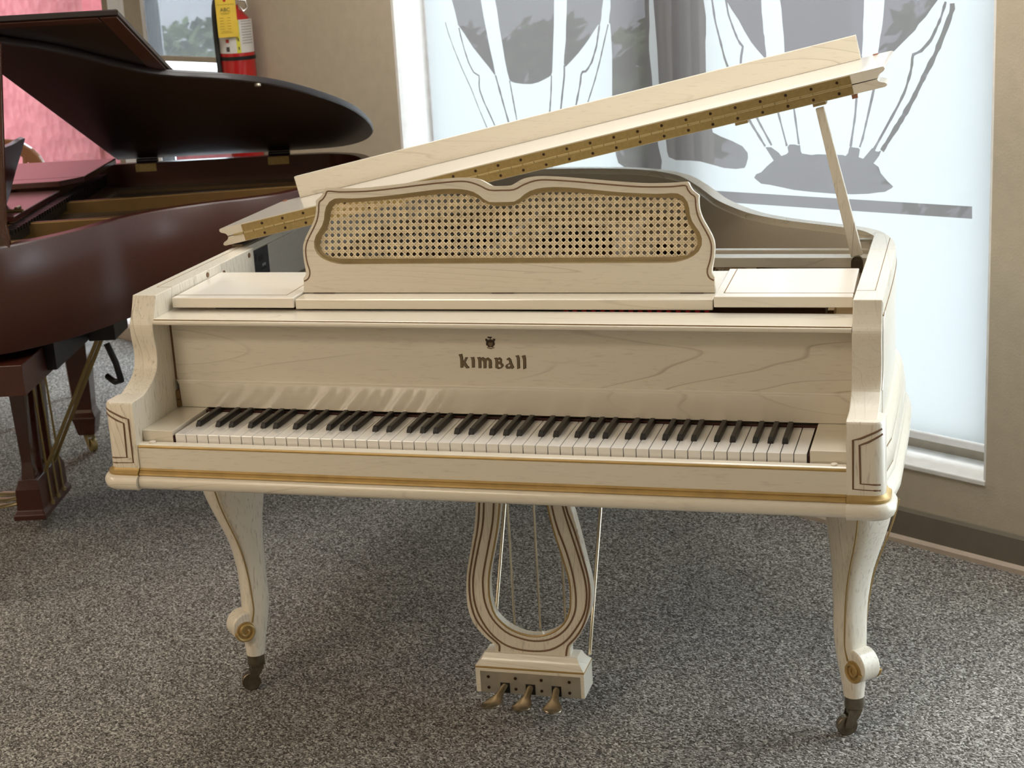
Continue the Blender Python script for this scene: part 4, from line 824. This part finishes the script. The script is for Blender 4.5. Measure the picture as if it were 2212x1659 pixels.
    MB().lathe([(0, .925), (.028, .93), (.034, .945), (.026, .962), (.008, .97), (0, .9705)], (.50, .47), 16).build('red_felt', 'felt_red', Q, smooth=True)
    # tray and music desk
    MB().box(-.685, -.30, .17, .545, .957, .975).build('side_tray', 'mahogany_gloss', Q, bevel=.003)
    MB().prism([(-.30, .17), (-.30, .545), (-.225, .49), (-.205, .17)], lambda p, t: (p[0], p[1], t), .957, .975).build('side_tray', 'mahogany_gloss', Q, bevel=.003)
    MB().box(-.20, .25, .17, .50, .938, .953).build('desk_shelf', 'mahogany_gloss', Q, bevel=.003)
    T2 = lambda x, h, n: Vector((x, .395+h*.36+n*.93, .953+h*.93-n*.36))
    dk = [(x+.165, z) for x, z in [(-.135, 0), (-.145, .03), (-.150, .10), (-.165, .185), (-.150, .20), (-.05, .195), (.1, .20), (.25, .195), (.345, .20), (.36, .185), (.345, .10), (.34, .03), (.33, 0)]]
    MB(T2).prism([tuple(p) for p in spline(dk, 3)], lambda p, t: (p[0], p[1], t), 0, .014).build('music_desk', 'mahogany_gloss', Q, bevel=.002)
    MB().cyl((.12, .47, .955), (1, 0, 0), .006, .03).build('desk_hinge', 'brass_knuckle', Q)
    MB().tube([(.16, .42, .955), (.17, .50, .955)], .005, 8).build('desk_hinge', 'brass', Q)
dark_case()
def dark_lid():
    tre = [(1.475, .534), (1.455, .56), (1.377, .628), (1.298, .712), (1.222, .772), (1.112, .839), (1.0, .930), (.92, 1.09), (.826, 1.21), (.66, 1.313), (.48, 1.38), (.26, 1.404), (.108, 1.37), (.02, 1.28), (.0, 1.15)]
    poly = [(.0, .534)]+[tuple(p) for p in spline(tre, 4)]
    def lay(P0, L): return [[(b.x, b.y, n) for b in offs(P0, d)] for d, n in L]
    m = MB(TQ).loft(lay(poly, [(.003, 0), (.0, .003), (0, .012), (.003, .019), (.008, .021)])).build('lid', 'mahogany_lid', Q, smooth=True)
    MB(TQ).cyl((.86, 1.16, -.003), (0, 0, 1), .009, .006, 14).build('rubber_button', 'plate_metal', m)
    fl = [(0, .534), (1.475, .534), (1.475, .945), (.0, .945)]
    f = MB(TQ).loft(lay(fl, [(.006, .0212), (.0, .024), (0, .034), (.004, .038)])).build('lid_flap', 'mahogany_lid', Q)
    for a, b, c, d in ((.0, 1.475, .90, .945), (1.433, 1.475, .534, .90)): MB(TQ).box(a+.004, b-.004, c, d-.004, .0175, .0215).build('flap_border', 'mahogany_x', f, bevel=.003)
    for y in (.636, 1.068):
        h = MB().box(-.736, -.731, y-.034, y+.034, .925, .953).build('lid_hinge', 'brass', Q); MB().cyl((-.728, y, .957), (0, 1, 0), .007, .07, 12).build('hinge_barrel', 'black_metal', h)
        MB().box(-.7005, -.6985, y-.034, y+.034, .925, .950).build('hinge_plate', 'brass', h)
    # prop stick from the treble rim
    A, B = Vector((.676, .603, .945)), Vector((.645, .648, 1.435))
    MB().loft([[tuple(c+Vector((dx, dy, 0))) for dx, dy in ((-.008, -w), (.008, -w), (.008, w), (-.008, w))] for c, w in ((A, .020), (A.lerp(B, .05), .018), (A.lerp(B, .12), .011), (B, .010))]).build('lid_prop', 'mahogany_z', Q, bevel=.003)
dark_lid()
def dark_under():
    def dleg(cx, cy):
        g = lambda h, z: [(cx-h, cy-h, z), (cx+h, cy-h, z), (cx+h, cy+h, z), (cx-h, cy+h, z)]
        l = MB().loft([g(.050, .64), g(.050, .585), g(.046, .575), g(.030, .150), g(.033, .140), g(.041, .122), g(.037, .108), g(.029, .066), g(.027, .060)]).build('leg', 'mahogany_z', Q, bevel=.003)
        c = MB().lathe([(0, .0615), (.020, .0615), (.018, .050), (.010, .046), (0, .046)], (cx, cy), 16).build('caster', 'brass', l, smooth=True)
        MB().cyl((cx+.012, cy+.012, .022), (.7, -.7, 0), .022, .018, 20).build('wheel', 'brass', c, smooth=True, bevel=.002)
        fk = MB()
        for s in (-1, 1):
            o = Vector((cx, cy, 0))+Vector((.7, -.7, 0))*s*.013; e = Vector((.7, .7, 0))
            fk.loft([[tuple(o+e*(d+q*ww)+Vector((.7, -.7, 0))*t+Vector((0, 0, z))) for q, t in ((-1, -.0015), (1, -.0015), (1, .0015), (-1, .0015))] for d, z, ww in ((0, .054, .014), (.008, .036, .011), (.014, .018, .007))])
        fk.build('fork', 'brass', c)
    dleg(-.665, .345); dleg(.665, .345); dleg(-.33, 1.14)
    # lyre
    b = MB(); cx = 0
    r = lambda hx, y0, y1, z: [(-hx, y0, z), (hx, y0, z), (hx, y1, z), (-hx, y1, z)]
    bx = MB().loft([r(.138, .338, .432, .045), r(.138, .338, .432, .060), r(.128, .348, .424, .072), r(.128, .350, .422, .135), r(.118, .356, .418, .150), r(.116, .358, .416, .160)]).build('pedal_box', 'mahogany_x', Q, bevel=.002)
    for s in (-1, 0, 1):
        g = lambda h, z: [(s*.085-h, .385-h, z), (s*.085+h, .385-h, z), (s*.085+h, .385+h, z), (s*.085-h, .385+h, z)]
        MB().loft([g(.020, .158), g(.017, .19), g(.015, .21), g(.024, .50), g(.026, .59)]).build('lyre_post', 'mahogany_z', Q, bevel=.002)
    for x in (-.055, .0, .055):
        R = [[(x+w*math.cos(a), .345-.115*t, .075-.008*t-.006*math.sin(PI*t)+th*math.sin(a)) for a in (2*PI*k/12 for k in range(12))] for t, w, th in ((0, .008, .005), (.3, .008, .005), (.6, .018, .005), (.85, .020, .005), (1, .007, .002))]
        MB().loft(R).build('pedal', 'brass_knuckle', bx, smooth=True)
    for x in (.05, -.01, -.07):
        MB().tube([(x, .428, .066), (x, .415, .60)], .0035, 8).build('pedal_rod', 'brass', Q, smooth=True); MB().cyl((x, .428, .068), (0, 0, 1), .008, .010, 12).build('rod_nut', 'brass', bx)
    for x, x2 in ((.05, .13), (-.04, .05)): MB().tube([(x, .42, .165), (x2, .66, .60)], .006, 8).build('lyre_brace', 'brass', Q, smooth=True)
    # trap levers and beams under the case
    MB().box(.115, .26, .66, .735, .600, .675).build('trap_lever_block', 'black_metal', Q, bevel=.003)
    MB().box(-.50, .115, .69, .71, .625, .65).build('trap_lever', 'black_metal', Q)
    MB().tube([(.23, .70, .585), (.235, .72, .53), (.22, .725, .475), (.16, .69, .455), (.12, .66, .462)], .009, 8).build('trap_lever', 'black_metal', Q, smooth=True)
    MB().box(-.65, .55, .63, .655, .60, .70).build('under_beam', 'black_metal', Q)
    for a, b_ in (((-.45, .64), (-.30, 1.25)), ((.1, .64), (-.05, 1.15))):
        A = Vector(a); B = Vector(b_); n = Vector((-(B-A).y, (B-A).x)).normalized()*.03
        MB().prism([tuple(A+n), tuple(B+n), tuple(B-n), tuple(A-n)], lambda p, t: (p[0], p[1], t), .64, .70).build('under_beam', 'black_metal', Q)
dark_under()
# ------------------------------------------------------------------ fire extinguisher on the wall
def extinguisher():
    t = thing('fire_extinguisher', 'red fire extinguisher with yellow inspection tag on the tan wall', 'fire extinguisher'); wallframe(t)
    cx, cy, r = -2.664, -.078, .062; t.location = wp(cx, cy, .85); t.rotation_euler = (0, 0, WR+math.radians(55))
    prof = [(0, .0), (r*.9, .0), (r, .012), (r, .46), (r*.97, .485), (r*.82, .512), (r*.55, .532), (.02, .542), (.018, .56), (0, .56)]
    body = MB().lathe(prof, (0, 0), 32).build('cylinder', 'ext_red', t, smooth=True)
    def wrap(name, mat, z0, z1, a0, a1, k, parent=body, n=16):
        V = []; F = []
        for i in range(n+1):
            a = math.radians(a0+(a1-a0)*i/n); V += [((r+k)*math.sin(a), -(r+k)*math.cos(a), z0), ((r+k)*math.sin(a), -(r+k)*math.cos(a), z1)]
        for i in range(n): F.append((2*i, 2*i+2, 2*i+3, 2*i+1))
        b = MB().add(V, F); return b.build(name, mat, parent, smooth=True)
    BZ = .367
    wrap('strap', 'black_metal', BZ, BZ+.013, -180, 180, .0016, n=40); 
    lb = wrap('label', 'ext_white', BZ+.025, BZ+.140, -95, 75, .0006)
    wrap('label_stripe', 'lime', BZ+.025, BZ+.140, 0, 13, .0010, lb, 4)
    for i in range(9): wrap('label_text', 'ink_soft', BZ+.0565+i*.0095, BZ+.0595+i*.0095, 20, 62, .0010, lb, 6)
    wrap('label_flame', 'ext_red', BZ+.062, BZ+.074, -36, -24, .0012, lb, 4); wrap('label_box', 'ink', BZ+.031, BZ+.048, -36, -24, .0012, lb, 4)
    wrap('label_mark', 'ink', BZ+.036, BZ+.047, 5, 9, .0014, lb, 2); wrap('label_mark', 'ink', BZ+.066, BZ+.077, 5, 9, .0014, lb, 2)
    wrap('diamond_label', 'ext_white', BZ-.084, BZ-.060, -38, -8, .0008)
    MB().box(-.016, .016, -.02, .02, .555, .60).build('valve', 'ext_chrome', t, bevel=.004); MB().box(-.012, .012, -.075, .015, .60, .612).build('handle', 'ext_chrome', t, bevel=.003); MB().box(-.011, .011, -.065, .015, .63, .640).build('lever', 'ext_red', t, bevel=.003)
    MB().tube([(.02, -.02, .575), (.045, -.02, .57), (.05, -.03, .545), (.035, -.04, .535), (.025, -.035, .55)], .004, 8).build('pull_ring', 'ext_chrome', t, smooth=True)
    MB().tube([tuple(p) for p in spline([(-.016, 0, .585), (-.05, -.01, .59), (-.067, -.012, .55), (-.070, -.015, .45), (-.068, -.015, .30), (-.066, -.015, .12)], 5)], .009, 10).build('hose', 'rubber', t, smooth=True)
    TZ = BZ+.083
    tg = MB().box(-.060, .010, -.0745, -.0735, TZ, TZ+.135).build('tag', 'ext_tag', t)
    def txt(body_, x, z, size, mat):
        c = bpy.data.curves.new('text', 'FONT'); c.body = body_; c.size = size; c.align_x = 'CENTER'; c.extrude = .0002
        o = bpy.data.objects.new('tmp', c); C.objects.link(o); dg = bpy.context.evaluated_depsgraph_get(); me = bpy.data.meshes.new_from_object(o.evaluated_get(dg)); bpy.data.objects.remove(o)
        me.transform(Matrix.Rotation(PI/2, 4, 'X')); me.transform(Matrix.Translation((x, -.0752, z))); me.materials.clear(); me.materials.append(M[mat])
        n = bpy.data.objects.new('tag_lettering', me); C.objects.link(n); n.parent = tg
    txt('ABC', -.028, TZ+.089, .018, 'ink')
    for i in range(5):
        MB().box(-.05, -.036, -.0750, -.0744, TZ+.028+i*.0095, TZ+.0295+i*.0095).build('tag_line', 'ink_tag', tg); MB().box(-.024, -.012, -.0750, -.0744, TZ+.028+i*.0095, TZ+.0295+i*.0095).build('tag_line', 'ink_tag', tg)
    for z, a, b in ((.083, -.045, -.012), (.079, -.042, -.016), (.015, -.05, -.01), (.020, -.045, -.015), (.112, -.055, .005)): MB().box(a, b, -.0750, -.0744, TZ+z, TZ+z+.0014).build('tag_line', 'ink_tag', tg)
    MB().cyl((-.028, -.0748, TZ+.127), (0, 1, 0), .005, .001, 12).build('tag_eyelet', 'ext_red', tg)
    MB().tube([(.03, .021, .15), (.0634, .0444, .15)], .03, 8).build('wall_bracket', 'black_metal', t)
extinguisher()
def chair():
    t = thing('arched_chair', 'brown wooden chair with arched back standing behind the dark piano', 'chair', (-2.585, 2.36, 0), 0)
    for s in (-1, 1):
        for y in (-.19, .19): MB().tube([(s*.19, y, 0), (s*.18, y*.95, .44)], [.014, .02], 10).build('leg', 'chair_wood', t, smooth=True)
    MB().box(-.22, .22, -.22, .22, .44, .475).build('seat', 'chair_wood', t, bevel=.012, seg=3)
    R = []
    arch = [(-.17, .475), (-.162, .65), (-.155, .80)]+[(-.155*math.cos(a), .80+.145*math.sin(a)) for a in (PI*k/14 for k in range(1, 14))]+[(.155, .80), (.162, .65), (.17, .475)]
    for i, (x, z) in enumerate(arch):
        j, k = max(i-1, 0), min(i+1, len(arch)-1); d = Vector((arch[k][0]-arch[j][0], arch[k][1]-arch[j][1])).normalized(); n = Vector((-d.y, d.x))*.024; y = .20+(z-.475)*.12
        R.append([(x+n.x, y-.012, z+n.y), (x-n.x, y-.012, z-n.y), (x-n.x, y+.012, z-n.y), (x+n.x, y+.012, z+n.y)])
    MB().loft(R).build('backrest', 'chair_wood', t, bevel=.005)
    for x in (-.08, 0, .08): MB().tube([(x, .205, .475), (x*1.05, .243, .915)], .009, 8).build('spindle', 'chair_wood', t, smooth=True)
chair()
